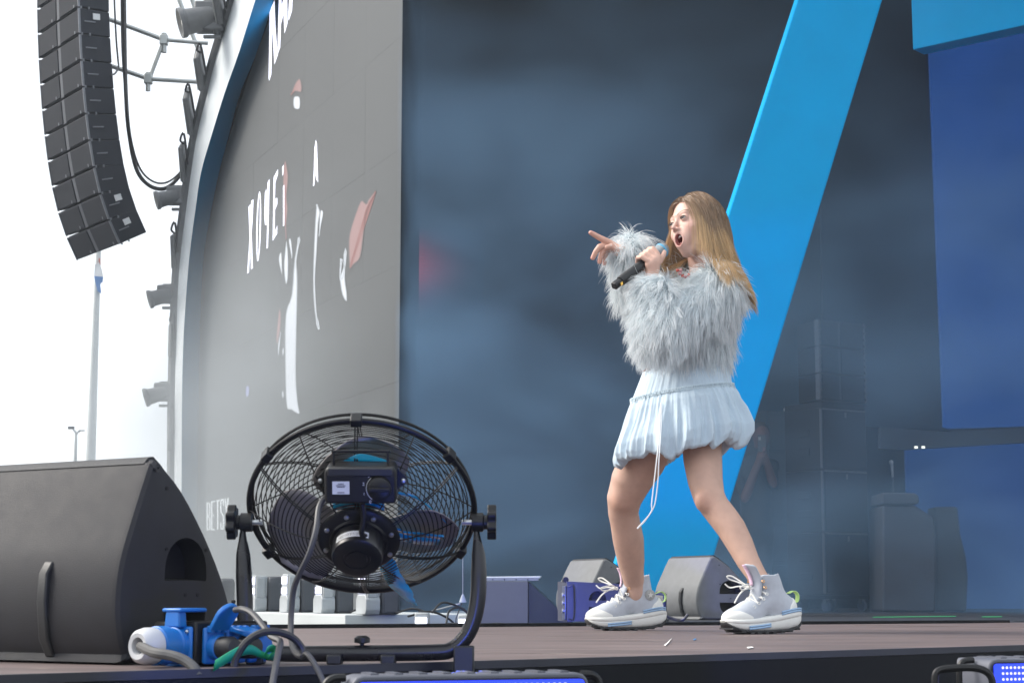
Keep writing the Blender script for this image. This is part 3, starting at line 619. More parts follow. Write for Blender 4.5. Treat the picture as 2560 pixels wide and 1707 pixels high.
for k in range(3):
    x0 = .012 + k*.052; b = MB(DR); b.prism([(x0, .004), (x0 + .046, .004), (x0 + .046, .066), (x0, .066)], .0015, .012); sk = b.build('socket_plate', M_blue, box, bevel=.004)
    b = MB(DR); b.lathe([(.0215, .010), (.0215, .026), (.019, .028)], 28, frame([x0 + .023, .032, 0], [1, 0, 0], [0, 1, 0])); b.build('socket_collar', M_blue, sk)
    for q in range(3):
        b = MB(DR); b.box((x0 + .008 + q*.015, .063, .016), (.008, .012, .012)); b.build('hinge_rib', M_blue, sk, bevel=.002)
    if k < 2:
        b = MB(DR); b.lathe([(.0185, .024), (.0195, .030), (.0195, .052), (.015, .060), (.006, .062)], 24, frame([x0 + .023, .032, 0], [1, 0, 0], [0, 1, 0])); b.build('black_plug', M_rubber, sk, bevel=.0)
        Lm = DR @ frame([x0 + .023, .064, .018], [1, 0, 0], [0, math.sin(math.radians(52 if k == 0 else -12)), math.cos(math.radians(52 if k == 0 else -12))])
        b = MB(Lm); b.prism([(-.021, 0)] + [(.023*math.cos(a), .030 + .024*math.sin(a)) for a in np.linspace(0, math.pi, 14)][::-1] + [(.021, 0)], -.003, .006); b.build('flip_lid', M_blue, sk, bevel=.002)
M_cable = mat('grey_cable', (.055, .055, .058), .42, var=.1); M_cableb = mat('dark_cable', (.022, .022, .024), .45, var=.1)
def cable(px, r, label, m=M_cable, name='cable', n=8, cat='cable', group=None, k=6):
    P_ = [PY(x, y, Y) for x, y, Y in px]; b = MB(); b.tube(catmull(P_, k), r, n); o = b.build(name, m)
    return tag(o, label, cat, group)
plugp = loc2w(DM, [.036, .036, .09])
b = MB(); pth = catmull([plugp, PY(385, 1630, 2.99), PY(430, 1638, 2.97), PY(465, 1652, 2.96), PY(488, 1672, 2.95), PY(494, 1690, 2.945)], 6); pth = [np.array([p[0], p[1], max(p[2], -.03)]) for p in pth]
b.tube(pth, .0085, 10); tag(b.build('cable', mat('thick_cable', (.075, .075, .075), .6, var=.1)), 'thick grey cable curling out of the pale round plug', 'cable')
cable([(838, 1237, 3.14), (815, 1243, 3.10), (798, 1268, 3.08), (790, 1325, 3.06), (772, 1385, 3.06), (748, 1435, 3.08), (733, 1480, 3.10), (727, 1560, 3.10), (730, 1610, 3.06), (742, 1634, 3.02), (757, 1640, 3.0)], .0052, 'long grey cable hanging from the fan control box down to the deck')
cable([(757, 1640, 3.0), (768, 1634, 2.99), (788, 1662, 2.97), (812, 1712, 2.95), (835, 1780, 2.93)], .0048, 'short grey cable dropping over the deck edge right of the black loop')
cable([(588, 1524, 3.10), (606, 1522, 3.08), (630, 1532, 3.06), (655, 1560, 3.03), (678, 1590, 3.0), (700, 1602, 2.98), (697, 1625, 2.96), (688, 1670, 2.94), (680, 1720, 2.90), (676, 1780, 2.89)], .0055, 'grey cable bowing from the open socket lid and down over the stage edge')
cable([(585, 1665, 2.96), (592, 1640, 2.96), (615, 1605, 2.96), (650, 1582, 2.96), (690, 1578, 2.97), (730, 1592, 2.99), (752, 1615, 3.0), (757, 1632, 3.0), (752, 1640, 3.0)], .0062, 'thick black cable arching in a loop beside the blue sockets', M_cableb)
M_green = mat('green_strap', (.005, .30, .15), .6, var=.15)
sp_ = catmull([PY(535, 1664, 2.95), PY(565, 1646, 2.95), PY(600, 1628, 2.96), (PY(630, 1624, 2.97)), PY(655, 1636, 2.98), PY(685, 1645, 2.99)], 5)
gs = thing('green_strap', sp_[0], 'bright green strap tied around a cable in front of the power box', 'strap')
ribbon('band', sp_, [.020]*10 + list(np.linspace(.02, .007, len(sp_)-10)), [.25, -.3, 1], M_green, gs, .0012)
kp = catmull([PY(660, 1640, 2.975), PY(668, 1625, 2.97), PY(682, 1620, 2.975), PY(688, 1634, 2.98), PY(672, 1640, 2.97)], 5); ribbon('knot', kp, [.014]*len(kp), [.3, -.5, .8], M_green, gs, .0012)

# ------------------------------------------------------------------ wash lights in front of the stage edge
M_case = mat('lamp_case', (.10, .105, .13), .42, var=.1); M_lens = mat('lamp_face_dark', (.01, .012, .03), .25)
M_bl = mat('lamp_blue', (.01, .02, .1), .3, emit=(.012, .035, .8), es=1.3, var=.1); M_dot = mat('led_dot', (.2, .2, .5), .3, emit=(.35, .33, 1.), es=1.6, var=.05)
def wash(o, ax, w, h, d, label, dots):
    ax = nrm(ax); out = np.array([ax[1], -ax[0], 0]); t = thing('wash_light', o + [0, 0, -h], label, 'wash light', 'blue wash lights along the stage edge')
    Mw = frame(o, ax, [0, 0, 1], out); rd = .018
    def rr(x0, x1, y0, y1, r): return [(x + r*math.cos(math.radians(a)), y + r*math.sin(math.radians(a))) for x, y, a0 in ((x1-r, y1-r, 0), (x0+r, y1-r, 90), (x0+r, y0+r, 180), (x1-r, y0+r, 270)) for a in (a0, a0+30, a0+60, a0+90)]
    b = MB(Mw); b.prism(rr(0, w, -h, 0, rd), -d, 0); b.build('case', M_case, t, bevel=.003)
    for k in range(9):
        b = MB(Mw); b.box((w*(.1 + .1*k), .001, -d*.5), (.012, .003, d*.8)); b.build('cooling_fin', M_case, t)
    b = MB(Mw); b.prism(rr(.006, w-.006, -h+.012, -.006, rd*.7), .0005, .003); b.build('face', M_lens, t)
    b = MB(Mw); b.prism(rr(.009, w-.009, -h+.02, -.009, .006), .0035, .005); b.build('lit_panel', M_bl, t)
    b = MB(Mw)
    for i in range(int((w-.05)/.0085)):
        for j in range(int((h-.05)/.0105)):
            b.lathe([(.0026, .0055), (.0026, .0062)], 6, frame([.027 + i*.0085, -.016 - j*.0105, 0], [1, 0, 0], [0, 1, 0]))
    o_ = b.build('led_dots', M_dot, t, smooth=False); o_['kind'] = 'stuff'
    b = MB(Mw); b.tube(catmull([(-.03, -h*.5, -d*.5), (-.03, -.02, -d*.5), (-.02, -.006, -d*.5), (.0, -.004, -d*.5)], 4) , .006, 8); b.build('yoke', M_blackpl, t)
    b = MB(Mw); b.tube(catmull([(w + .03, -h*.5, -d*.5), (w + .03, -.02, -d*.5), (w + .02, -.006, -d*.5), (w, -.004, -d*.5)], 4), .006, 8); b.build('yoke', M_blackpl, t)
    lt = bpy.data.lights.new('lamp_blue', 'SPOT'); lt.energy = 3.2; lt.color = (.06, .14, 1.); lt.spot_size = 1.9; lt.shadow_soft_size = .04; lo = bpy.data.objects.new('lamp_beam', lt); C.objects.link(lo)
    lp_ = loc2w(Mw, [w*.5, .012, -d*.7]); lo.location = tuple(lp_); lo.rotation_euler = (Vector(tuple(loc2w(Mw, [w*.5, .035, -1.])) ) - Vector(tuple(lp_))).to_track_quat('-Z', 'Y').to_euler(); parent_to(lo, t)
    b = MB(Mw); b.box((w/2, -h - .01, -d*.5), (w*.3, .02, d*.5)); b.build('clamp', M_blackpl, t)
    b = MB(Mw); b.box((w/2, -h - .30, -d*.5), (.04, .56, .04)); b.build('post', M_blackpl, t)
    return t
wA = PY(878, 1688, 2.55); wash(wA, [.95, .32, 0], .355, .11, .07, 'long blue lit wash light below the stage edge under the fan', True)
wB = PY(2470, 1646, 3.35); wash(wB, [.95, .31, 0], .40, .13, .10, 'square wash light with blue LED dots at the lower right corner', True)
b = MB(); q = [PY(2338, 1720, 3.2), PY(2338, 1690, 3.2), PY(2346, 1676, 3.2), PY(2370, 1670, 3.2), PY(2430, 1668, 3.2), PY(2462, 1676, 3.2), PY(2478, 1692, 3.2), PY(2484, 1720, 3.2)]
yk = bpy.data.objects['wash_light.001']; b.tube(catmull(q, 4), .0065, 8); b.build('carry_handle', M_blackpl, yk)
b = MB(); b.tube([PY(2400, 1657, 3.5), PY(2480, 1652, 3.45)], .011, 10); b.build('side_knob', M_case, yk)
# ================================================================== REAR STAGE, ARCH AND SKYLINE
# riser with moving-head lights along the screen foot
Rc = PY(863, 1536, 12.0); rz = Rc[2]
b = MB(); q = [Rc, Rc + FD*11, Rc + FD*11 - FN*1.15, Rc - FN*1.15]; vs, fs = quad_slab([[p[0], p[1], rz] for p in q], .6, [0, 0, 1]); b.add(vs, fs)
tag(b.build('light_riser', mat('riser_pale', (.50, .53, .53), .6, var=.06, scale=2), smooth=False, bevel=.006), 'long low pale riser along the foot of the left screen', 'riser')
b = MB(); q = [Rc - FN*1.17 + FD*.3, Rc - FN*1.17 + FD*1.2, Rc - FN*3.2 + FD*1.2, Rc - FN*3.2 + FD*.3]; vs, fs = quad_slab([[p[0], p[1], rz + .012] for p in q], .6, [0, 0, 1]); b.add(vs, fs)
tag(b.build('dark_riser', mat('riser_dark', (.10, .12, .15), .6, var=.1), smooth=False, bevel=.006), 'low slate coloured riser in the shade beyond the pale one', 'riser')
M_lamp = mat('strobe_lit', (.6, .6, .7), .3, emit=(.72, .72, 1.0), es=1.8, var=.05); M_lampw = mat('flood_lit', (.8, .8, .9), .3, emit=(.80, .82, 1.0), es=3.5, var=.02)
M_stf = mat('strobe_front', (.34, .36, .37), .45, var=.08); M_stb = mat('strobe_body', (.05, .056, .066), .5, var=.15)
SM = frame([0, 0, 0], FE, [0, 0, 1], FN)
def strobe():
    t = thing('floor_light', [0, 0, 0], 'x', 'stage light', 'floor lights on the pale riser')
    b = MB(SM); b.prism([(0, 0), (.20, 0), (.22, .03), (.22, .10), (.19, .13), (.03, .13), (0, .10)], -.10, 0); base = b.build('base', M_stf, t, bevel=.006)
    for x in (.008, .192):
        b = MB(SM); b.box((x + .01, .19, -.05), (.02, .16, .07)); b.build('yoke_arm', M_stf, t, bevel=.006)
    b = MB(SM); b.prism([(.03, .12), (.19, .12), (.19, .275), (.17, .29), (.05, .29), (.03, .275)], -.11, -.008); hd_ = b.build('head', M_stf, t, bevel=.004)
    for y0, y1 in ((.14, .185), (.215, .268)):
        b = MB(SM); b.box((.11, (y0+y1)/2, -.004), (.13, y1-y0, .006)); b.build('lit_strip', M_lamp, hd_)
    b = MB(SM); b.prism([(.0, 0), (.22, 0), (.22, .24), (.19, .28), (.03, .28), (.0, .24)], -.24, -.112); b.build('rear_housing', M_stb, t, bevel=.02)
    b = MB(SM); b.tube(catmull([(.24, .01, -.2), (.30, .04, -.3), (.36, .01, -.38), (.42, .02, -.3)], 4), .008, 6); b.build('lead', M_cableb, t)
    return t
st0 = strobe(); lbls = ['rightmost floor light on the pale riser, seen through the lower fan grille', 'floor light second from the right on the pale riser', 'brightest floor light just left of the hanging fan cable on the pale riser', 'floor light just right of the left fan arm on the pale riser', 'floor light left of the left fan arm, half hidden by the near wedge']
for i, (tt, lb_) in enumerate(zip((.15, 1.15, 2.05, 3.0, 4.6), lbls)):
    o = st0 if i == 0 else copy_tree(st0); p = Rc + FD*tt - FN*.12; o.matrix_basis = Matrix.Translation(Vector((p[0], p[1], rz + .001))); o.location = (p[0], p[1], rz + .001); o['label'] = lb_
# small flood lights on the lower deck
def flood(x0, y0, x1, y1, Y, label):
    p = PY(x0, y1, Y); w = (x1-x0)/F*Y; h = (y1-y0)/F*Y; o = np.array([p[0], p[1], -.10]); H = p[2] + h + .10
    t = thing('flood_light', o, label, 'flood light', 'small flood lights behind the rear lip')
    Mf = frame(o, [1, -.15, 0], [0, 0, 1]); b = MB(Mf); b.box((w/2, H*.55, -.02), (w, H*.9, .05)); b.build('case', M_stf, t, bevel=.008)
    b = MB(Mf); b.box((w/2, H*.55 - .004, .007), (w*.8, H*.62, .006)); b.build('lit_face', M_lampw, t)
    b = MB(Mf); b.tube(catmull([(-.012, H*.5, -.02), (-.014, .012, -.02), (0, .006, -.02), (w, .006, -.02), (w+.014, .012, -.02), (w+.012, H*.5, -.02)], 3), .006, 6); b.build('bracket', M_case, t)
    b = MB(Mf); b.lathe([(.05, 0), (.05, .05), (.03, .075)], 14, frame([w + .09, .05, -.02], [0, 1, 0], [0, 0, 1])); b.build('coiled_lead', M_cableb, t)
    return t
flood(1036, 1531, 1071, 1562, 8.6, 'lit flood light in the gap between fan cage and right fan arm'); flood(1144, 1536, 1182, 1563, 8.6, 'lit flood light half hidden behind the right fan arm')
# grey box with a light batten
gx = PY(1197, 1452, 10.8); gw = 122/F*10.8; G = frame([gx[0], gx[1], -.10], [1, -.06, 0], [0, 0, 1]); gh = gx[2] + .10
gb = thing('grey_box', [gx[0], gx[1], -.1], 'plain grey box standing behind the rear lip right of the fan', 'box')
b = MB(G); b.box((gw/2, gh/2, -.2), (gw, gh, .4)); b.build('body', mat('box_grey', (.13, .14, .155), .6, var=.08), gb, smooth=False, bevel=.004)
b = MB(G); b.prism([(0, 0), (.34, 0), (0, gh*.98)], -.40, -.02, frame([gw + .003, 0, 0], [1, 0, 0], [0, 1, 0])); b.build('ramp_side', mat('box_grey_shaded', (.03, .04, .055), .6), gb, smooth=False)  # right side of the box, its shade put into a darker colour
bt = PY(1203, 1451, 10.82); Bm = frame([bt[0], bt[1], gh - .10], [1, -.06, 0], [0, 0, 1]); bl = 145/F*10.8
bb = thing('light_batten', bt, 'slim white light batten lying on the grey box', 'light batten')
b = MB(Bm); b.prism([(0, .003), (bl*.98, .003), (bl*.98, .016), (0, .016)], -.08, .0); b.build('housing', M_stf, bb, bevel=.002)
b = MB(Bm); b.prism([(0, .017), (bl, .017), (bl*1.03, .030), (0, .026)], -.10, .004); b.build('lid', mat('batten_white', (.72, .76, .72), .5), bb, bevel=.002)
for k in range(4):
    b = MB(Bm); b.box((bl*(.2 + .2*k), .0095, .0012), (.004, .011, .002)); b.build('segment_joint', M_black, bb)
# microphone boom with cone
mb_ = thing('boom_stand', PY(1150, 1558, 10.0)*[1, 1, 0] + [0, 0, -.1], 'thin boom stand with a pale cone behind the right fan arm', 'stand')
b = MB(); b.tube([PY(1157, 1330, 10.), PY(1157, 1490, 10.)], .0022, 6); b.build('thin_line', M_stf, mb_)
b = MB(); p = PY(1157, 1505, 10.); b.lathe([(.02, 0), (.017, .012), (.006, .042), (.003, .044)], 14, frame(p, [1, 0, 0], [0, 1, 0])); b.build('cone', mat('cone_grey', (.32, .36, .38), .6), mb_)
b = MB(); b.tube([PY(1075, 1528, 10.), PY(1150, 1508, 10.)], .0045, 6); b.build('boom', M_stf, mb_)
b = MB(); b.tube([PY(1155, 1506, 10.), PY(1140, 1545, 10.), PY(1138, 1590, 10.)], .004, 6); b.build('post', M_stb, mb_)
for i, (a0, a1, a2, lb_) in enumerate((((1080, 1530), (1110, 1505), (1165, 1528), 'dark cable looping up beside the right flood light, nearest the fan'), ((1115, 1560), (1125, 1525), (1160, 1522), 'dark cable behind the right flood light'), ((1020, 1540), (1075, 1528), (1120, 1545), 'dark cable running behind the left flood light'))):
    cable([(a0[0], a0[1], 9.6), (a1[0], a1[1], 9.7), (a2[0], a2[1], 9.8), (a2[0] + 30, 1575, 9.9)], .006, lb_, M_cableb)
# side-fill speaker lit blue
sf = PZ(1418, 1552.5); Sx, Sy = nrm([.985, .17, 0]), nrm([-.17, .985, 0]); fm = frame(sf, Sx, [0, 0, 1], -Sy); sfh = 98/F*sf[1]
sfl = thing('fill_speaker', sf, 'low fill speaker glowing blue left of the singer\'s front shoe', 'speaker')
b = MB(fm); hb = MB(fm); L0 = .42; outl = [(0, 0), (L0, 0), (L0, sfh*.90), (0, sfh)]
h1 = [(.155 + .045*math.cos(a), sfh*.52 + sfh*.24*max(0, math.sin(a))) for a in np.linspace(0, math.pi, 12)]; h2 = [(.155 + .045*math.cos(a), sfh*.36 + sfh*.28*min(0, math.sin(a))) for a in np.linspace(0, -math.pi, 12)]
holed_cap(b, outl, [h1, h2], .04, 0, 1, hb)
v = [[p[0], p[1], 0] for p in outl] + [[p[0], p[1], -.24] for p in outl]; b.add(v, [[0, 4, 5, 1], [1, 5, 6, 2], [2, 6, 7, 3], [3, 7, 4, 0], [4, 7, 6, 5]]); bd = b.build('body', mat('fill_paint', (.035, .036, .045), .5, bump=.2, bscale=250), sfl, smooth=False); hb.build('handle_recess', M_hole, bd)
b = MB(fm); b.box((-.004, sfh*.46, -.05), (.008, sfh*.86, .08)); rp = b.build('connector_plate', mat('plate_blue', (.05, .06, .10), .35, metal=.4), sfl, bevel=.004)
for k, yy in enumerate((.66, .46, .26)):
    b = MB(fm); b.lathe([(.012, 0), (.012, .006), (.007, .007)], 14, frame([-.009, sfh*yy, -.05], [0, 0, 1], [0, 1, 0])); b.build('socket', M_steel, rp)
b = MB(fm); b.tube(catmull([(.006, sfh*.85, .006), (.03, sfh*.85, .012), (.03, sfh*.1, .012), (.006, sfh*.06, .006)], 4), .004, 6); b.build('rail', M_blackpl, sfl)
b = MB(fm); b.lathe([(.014, -.03), (.014, .004)], 14, frame([0, sfh + .008, -.03], [1, 0, 0], [0, 1, 0])); b.build('fly_pin', M_blackpl, sfl)
bl_ = bpy.data.lights.new('blue_glow', 'SPOT'); bl_.energy = 55; bl_.color = (.1, .15, 1.); bl_.spot_size = 1.3; bl_.shadow_soft_size = .05
blo = bpy.data.objects.new('added_blue_spot', bl_); C.objects.link(blo); blo.location = tuple(PY(1335, 1530, 8.2)); tgt = Vector(tuple(sf + Sx*.15 + np.array([0, 0, .04]))); blo.rotation_euler = (tgt - blo.location).to_track_quat('-Z', 'Y').to_euler()  # added blue spot tinting the speaker, apart from any fixture
parent_to(blo, bpy.data.objects['flood_light.001'])
# cables and bracket between the wedges
cable([(1648, 1500, 9.3), (1655, 1530, 9.2), (1680, 1545, 9.1), (1705, 1549, 9.0), (1720, 1535, 9.0)], .008, 'black cable heap between the two far wedges', M_cableb)
b = MB(); b.tube([PZ(1662, 1553), PY(1662, 1485, 8.8), PY(1640, 1482, 8.8)], .009, 6); tag(b.build('bracket_post', M_stb), 'short dark bracket post between the two far wedges', 'bracket')

# ------------------------------------------------------------------ line array
M_cab = mat('array_paint', (.009, .012, .020), .6, var=.2, scale=8, spec=.3); M_cabg = mat('array_grille', (.010, .012, .018), .7, spec=.2, var=.15, scale=60, bump=.3, bscale=260)
M_rig = mat('array_rigging', (.16, .17, .19), .45, metal=.6, var=.15)
beta = math.radians(54); aw = np.array([math.cos(beta), -math.sin(beta), 0]); adp = np.array([math.sin(beta), math.cos(beta), 0]); AY = 22.0
hA = .326; la = thing('line_array', PY(120, 200, AY), 'tall hanging black line array of loudspeakers curving at upper left', 'line array')
def chain(x, y): return PY(x, y, AY)
pos = chain(94, 0) - aw*0; tau = [math.radians(v) for v in (2, 2, 3.5, 4.5, 5.5, 6.5, 8, 9.5, 12, 16, 22, 28)]
pos = pos + np.array([0, 0, 2*hA - .12]); Wd_ = 1.30; Dp = .40
for k, tt in enumerate(tau):
    dn = np.array([0, 0, -math.cos(tt)]) + adp*math.sin(tt); dq = adp*math.cos(tt) + np.array([0, 0, math.sin(tt)])
    Mc = np.eye(4); Mc[:3, 0] = aw; Mc[:3, 1] = dq; Mc[:3, 2] = -dn; Mc[:3, 3] = pos
    last = k == len(tau)-1
    b = MB(Mc); g0 = .012
    b.prism([(.0, .0), (Wd_, .0), (Wd_ - .05, Dp), (.05, Dp)], -hA + g0, -.004); cb_ = b.build('cabinet', M_cab, la, smooth=False, bevel=.012)
    for x0, x1 in ((.02, Wd_*.455), (Wd_*.535, Wd_ - .02)):
        b = MB(Mc); b.box(((x0+x1)/2, -.011, -hA/2), (x1-x0, .020, hA - .045)); b.build('grille', M_cabg, cb_, smooth=False, bevel=.006)
        b = MB(Mc); b.box((x1 - .03 - .09, -.0225, -hA + .045), (.022, .004, .035)); b.build('badge', M_rig, cb_)
    b = MB(Mc); b.box((Wd_*.495, -.006, -hA/2), (.085, .012, hA - .03)); b.build('center_strip', mat('array_strip', (.05, .056, .068), .5), cb_, smooth=False)
    for xx in (.006, Wd_ - .006):
        b = MB(Mc); b.box((xx, -.014, -hA/2), (.016, .026, hA - .02)); b.build('edge_rail', M_rig, cb_, smooth=False)
    b = MB(Mc); b.box((Wd_ - .012, .12, -hA*.5), (.03, .14, .014)); b.build('side_handle', M_rig, cb_)
    if k in (3, 10, 11):
        b = MB(Mc); b.box((Wd_ + .012 - .03*(k > 3), .2, -hA*.3), (.006, .09, .075)); b.build('side_label', MATS['white_label'], cb_)
    for dx in (.0, .025):
        b = MB(Mc); b.lathe([(.012, -.01), (.012, .02)], 8, frame([Wd_ - .01, .015 + dx*4, -hA], [1, 0, 0], [0, 1, 0])); b.build('rigging_pin', M_rig, cb_)
    pos = pos + dn*hA
# ------------------------------------------------------------------ scaffold, cables, lamps on the arch
M_tube = mat('galvanised', (.42, .44, .43), .45, metal=.7, var=.12)
sc_ = thing('scaffold_frame', PY(372, 200, 22.5), 'galvanised scaffold tubes and clamps between the line array and the arch', 'scaffold')
for (x0, y0, x1, y1, r) in ((222, 30, 410, 100, .030), (410, 100, 520, 109, .026), (262, 160, 372, 198, .030), (372, 198, 505, 206, .028), (410, 84, 410, 132, .034), (370, 182, 370, 228, .032), (406, 112, 374, 196, .026)):
    b = MB(); b.tube([PY(x0, y0, 22.3), PY(x1, y1, 22.3)], r, 8); b.build('tube', M_tube, sc_)
for (x, y) in ((410, 101), (371, 198)):
    b = MB(); p = PY(x, y, 22.3); b.box(p, (.10, .10, .13)); b.build('clamp', M_tube, sc_, bevel=.01)
for i, (x0, y0, x1, y1) in enumerate(((436, -30, 508, 158), (470, -30, 500, 60), (504, -30, 530, 45), (520, -30, 545, 30))):
    b = MB(); b.tube([PY(x0, y0, 22.6), PY(x1, y1, 22.6)], .028, 8); b.build('tube', M_tube, sc_)
cable([(310, -40, 21.6), (312, 130, 21.6), (315, 240, 21.6), (322, 330, 21.7), (340, 420, 21.8), (370, 462, 22.0), (410, 472, 22.2), (445, 445, 22.3), (470, 395, 22.4)], .026, 'thick dark cable drooping in a long loop between array and arch', M_cableb, 'hanging_cable', cat='cable')
cable([(303, -40, 21.6), (306, 130, 21.6), (316, 260, 21.6), (330, 360, 21.7), (352, 425, 21.8), (385, 455, 22.0), (420, 455, 22.2), (455, 425, 22.3), (475, 380, 22.4)], .013, 'thin cable drooping just inside the thick hanging loop', M_cableb, 'hanging_cable', cat='cable')
cable([(284, -40, 21.6), (290, 90, 21.6), (295, 150, 21.6), (296, 168, 21.5), (288, 184, 21.3), (278, 188, 21.2)], .012, 'thin cable with an inline connector beside the upper line array', M_cableb, 'hanging_cable', cat='cable')
M_fix = mat('fixture_grey', (.13, .135, .14), .5, var=.15); M_lensb = mat('lens_glass', (.5, .52, .5), .1, emit=(1., .95, .85), es=.8)
rail = MB(); rail.tube([p + FN*.02 - FE*.10 for p in cW[:-3]], .05, 6)
tag(rail.build('arch_rail', M_fix), 'dark curved rail carrying lamps along the outer edge of the arch', 'rail')
def rail_at(y):
    for i in range(len(edgeW)-1):
        if edgeW[i][1] <= y <= edgeW[i+1][1]:
            k = (y-edgeW[i][1])/(edgeW[i+1][1]-edgeW[i][1]); return edgeW[i][0] + k*(edgeW[i+1][0]-edgeW[i][0])
    return edgeW[-1][0]
for (x, y, s, lb_) in ((494, 55, 1.0, 'highest spotlight on the arch, its round lens catching light'), (420, 500, .66, 'second spotlight down the outer edge of the arch'), (404, 746, .66, 'third spotlight down the arch, above the lowest one'), (394, 990, .66, 'lowest and palest spotlight on the outer edge of the arch')):
    xr = rail_at(y); p = PP(xr - 6, y, S1, FN); px = p[1]/F; t = thing('spotlight', p, lb_, 'spotlight', 'spotlights along the arch')
    cx, cy = (xr - x)*px, 0
    b = MB(); b.box(p + [-.085*s*2, 0, .05], (.17*s*2, .22*s, .34*s)); b.build('yoke_box', M_fix, t, bevel=.02)
    b = MB(); hp = p + np.array([-(xr-x)*px*.75, -.05, .02]); ax_ = nrm([-.9, -.25, -.28]); Mh = frame(hp + ax_*(-.15*s), np.cross([0, 0, 1.], ax_), np.cross(ax_, np.cross([0, 0, 1.], ax_)), ax_)
    Mh[:3, 0] = nrm(np.cross([0, 0, 1.], ax_)); Mh[:3, 1] = np.cross(Mh[:3, 2], Mh[:3, 0])
    b = MB(Mh); b.lathe([(.11*s, 0), (.13*s, .05), (.15*s, .34*s), (.175*s, .37*s), (.175*s, .42*s), (.15*s, .42*s), (.145*s, .36*s)], 20); hd2 = b.build('head', M_fix, t)
    b = MB(Mh); b.lathe([(.14*s, .37*s), (.08*s, .385*s), (.01*s, .39*s)], 18); b.build('lens', M_lensb, hd2)
    for dz in (.25*s, -.18*s):
        b = MB(); b.box(p + [-.14*s, 0, dz], (.2*s, .05, .03)); b.build('hook', M_fix, t)
for k, (y0, y1, w) in enumerate(((-25, 45, 26), (50, 80, 18), (135, 215, 22), (236, 326, 20), (362, 450, 16), (585, 670, 12), (812, 895, 11), (1045, 1130, 10))):
    ym = (y0+y1)/2; xa, xb = rail_at(y0), rail_at(y1); t_lab = ['topmost', 'second', 'third', 'fourth', 'fifth', 'sixth', 'seventh', 'lowest'][k]
    pA, pB = PP(xa - 5, y0, S1, FN), PP(xb - 5, y1, S1, FN); up = nrm(pA - pB); Lh = np.linalg.norm(pA - pB); wd = w*pA[1]/F
    t = thing('strobe_bar', (pA+pB)/2, f'flat strobe bar fixed to the arch edge, {t_lab} of the eight from the top', 'strobe bar', 'strobe bars along the arch')
    Mb = frame(pB, [-1, 0, 0], up); b = MB(Mb); b.box((wd/2, Lh/2, 0), (wd*.7, Lh, .26)); b.build('body', M_fix, t, bevel=.02)
    b = MB(Mb); b.box((wd*.92, Lh/2, 0), (wd*.12, Lh*.94, .24)); b.build('lamp_face', mat('strobe_face', (.35, .36, .35), .3), t, bevel=.01)
    b = MB(Mb); b.tube(catmull([(.02, Lh, 0), (.05, Lh + .06, -.05), (.0, Lh + .14, -.05), (-.03, Lh*.5, -.1)], 4), .014, 6); b.build('lead', M_cableb, t)
# flag pole and street lamp beyond
fpz = -1.5; pb = PY(226, 1170, 70.0); pt_ = PY(247, 600, 70.0); pbase = pb + (pb - pt_)*((pb[2]-fpz)/(pt_[2]-pb[2]))
fpo = thing('flag_pole', [pbase[0], pbase[1], fpz], 'tall pale flag pole beyond the stage, its flag just under the line array', 'flag pole')
b = MB(); top_ = pt_ + (pt_-pb)*.08; b.tube([pbase, pb, pt_, top_], [.24, .19, .10, .09], 14); b.build('pole', mat('pole_grey', (.45, .47, .46), .5), fpo)
def flagpart(name, q, m):
    b = MB(); P_ = [PY(x, y, 69.8 + .15*math.sin(x*.9 + y*.11)) for x, y in q]; vs, fs = quad_slab(P_, .03, [0, -1, 0]); b.add(vs, fs); b.build(name, m, fpo)
flagpart('flag_stripe', [(247, 646), (250.5, 646), (251, 662), (247, 664)], mat('flag_red', (.5, .12, .08), .7)); flagpart('flag_stripe', [(237, 662), (247, 655), (254, 672), (258, 692), (235, 690)], mat('flag_white', (.7, .7, .7), .7)); flagpart('flag_stripe', [(235, 690), (258, 692), (256, 706), (250, 708), (253, 734), (244, 728), (238, 705)], mat('flag_blue', (.08, .22, .5), .7))
lp = thing('street_lamp', [PY(189, 1150, 75.)[0], 75., -1.5], 'slender distant street lamp with two arms above the near wedge', 'street lamp')
p0 = PY(188, 1150, 75.); p1 = PY(190, 1092, 75.); b = MB(); b.tube([[p0[0], 75., -1.5], p0, p1], [.10, .08, .06], 8); b.build('post', MATS['pole_grey'], lp)
b = MB(); b.tube(catmull([p1, PY(189, 1080, 75.), PY(183, 1073, 75.)], 4), .05, 6); b.build('arm', MATS['pole_grey'], lp)
b = MB(); b.tube(catmull([p1, PY(193, 1082, 75.), PY(200, 1077, 75.)], 4), .04, 6); b.build('arm', MATS['pole_grey'], lp)
b = MB(); b.box(PY(178, 1069, 75.), (.26, .15, .12)); b.build('lamp_head', M_fix, lp, bevel=.02); b = MB(); b.box(PY(204, 1076, 75.), (.26, .12, .05)); b.build('lamp_head', M_fix, lp, bevel=.02)

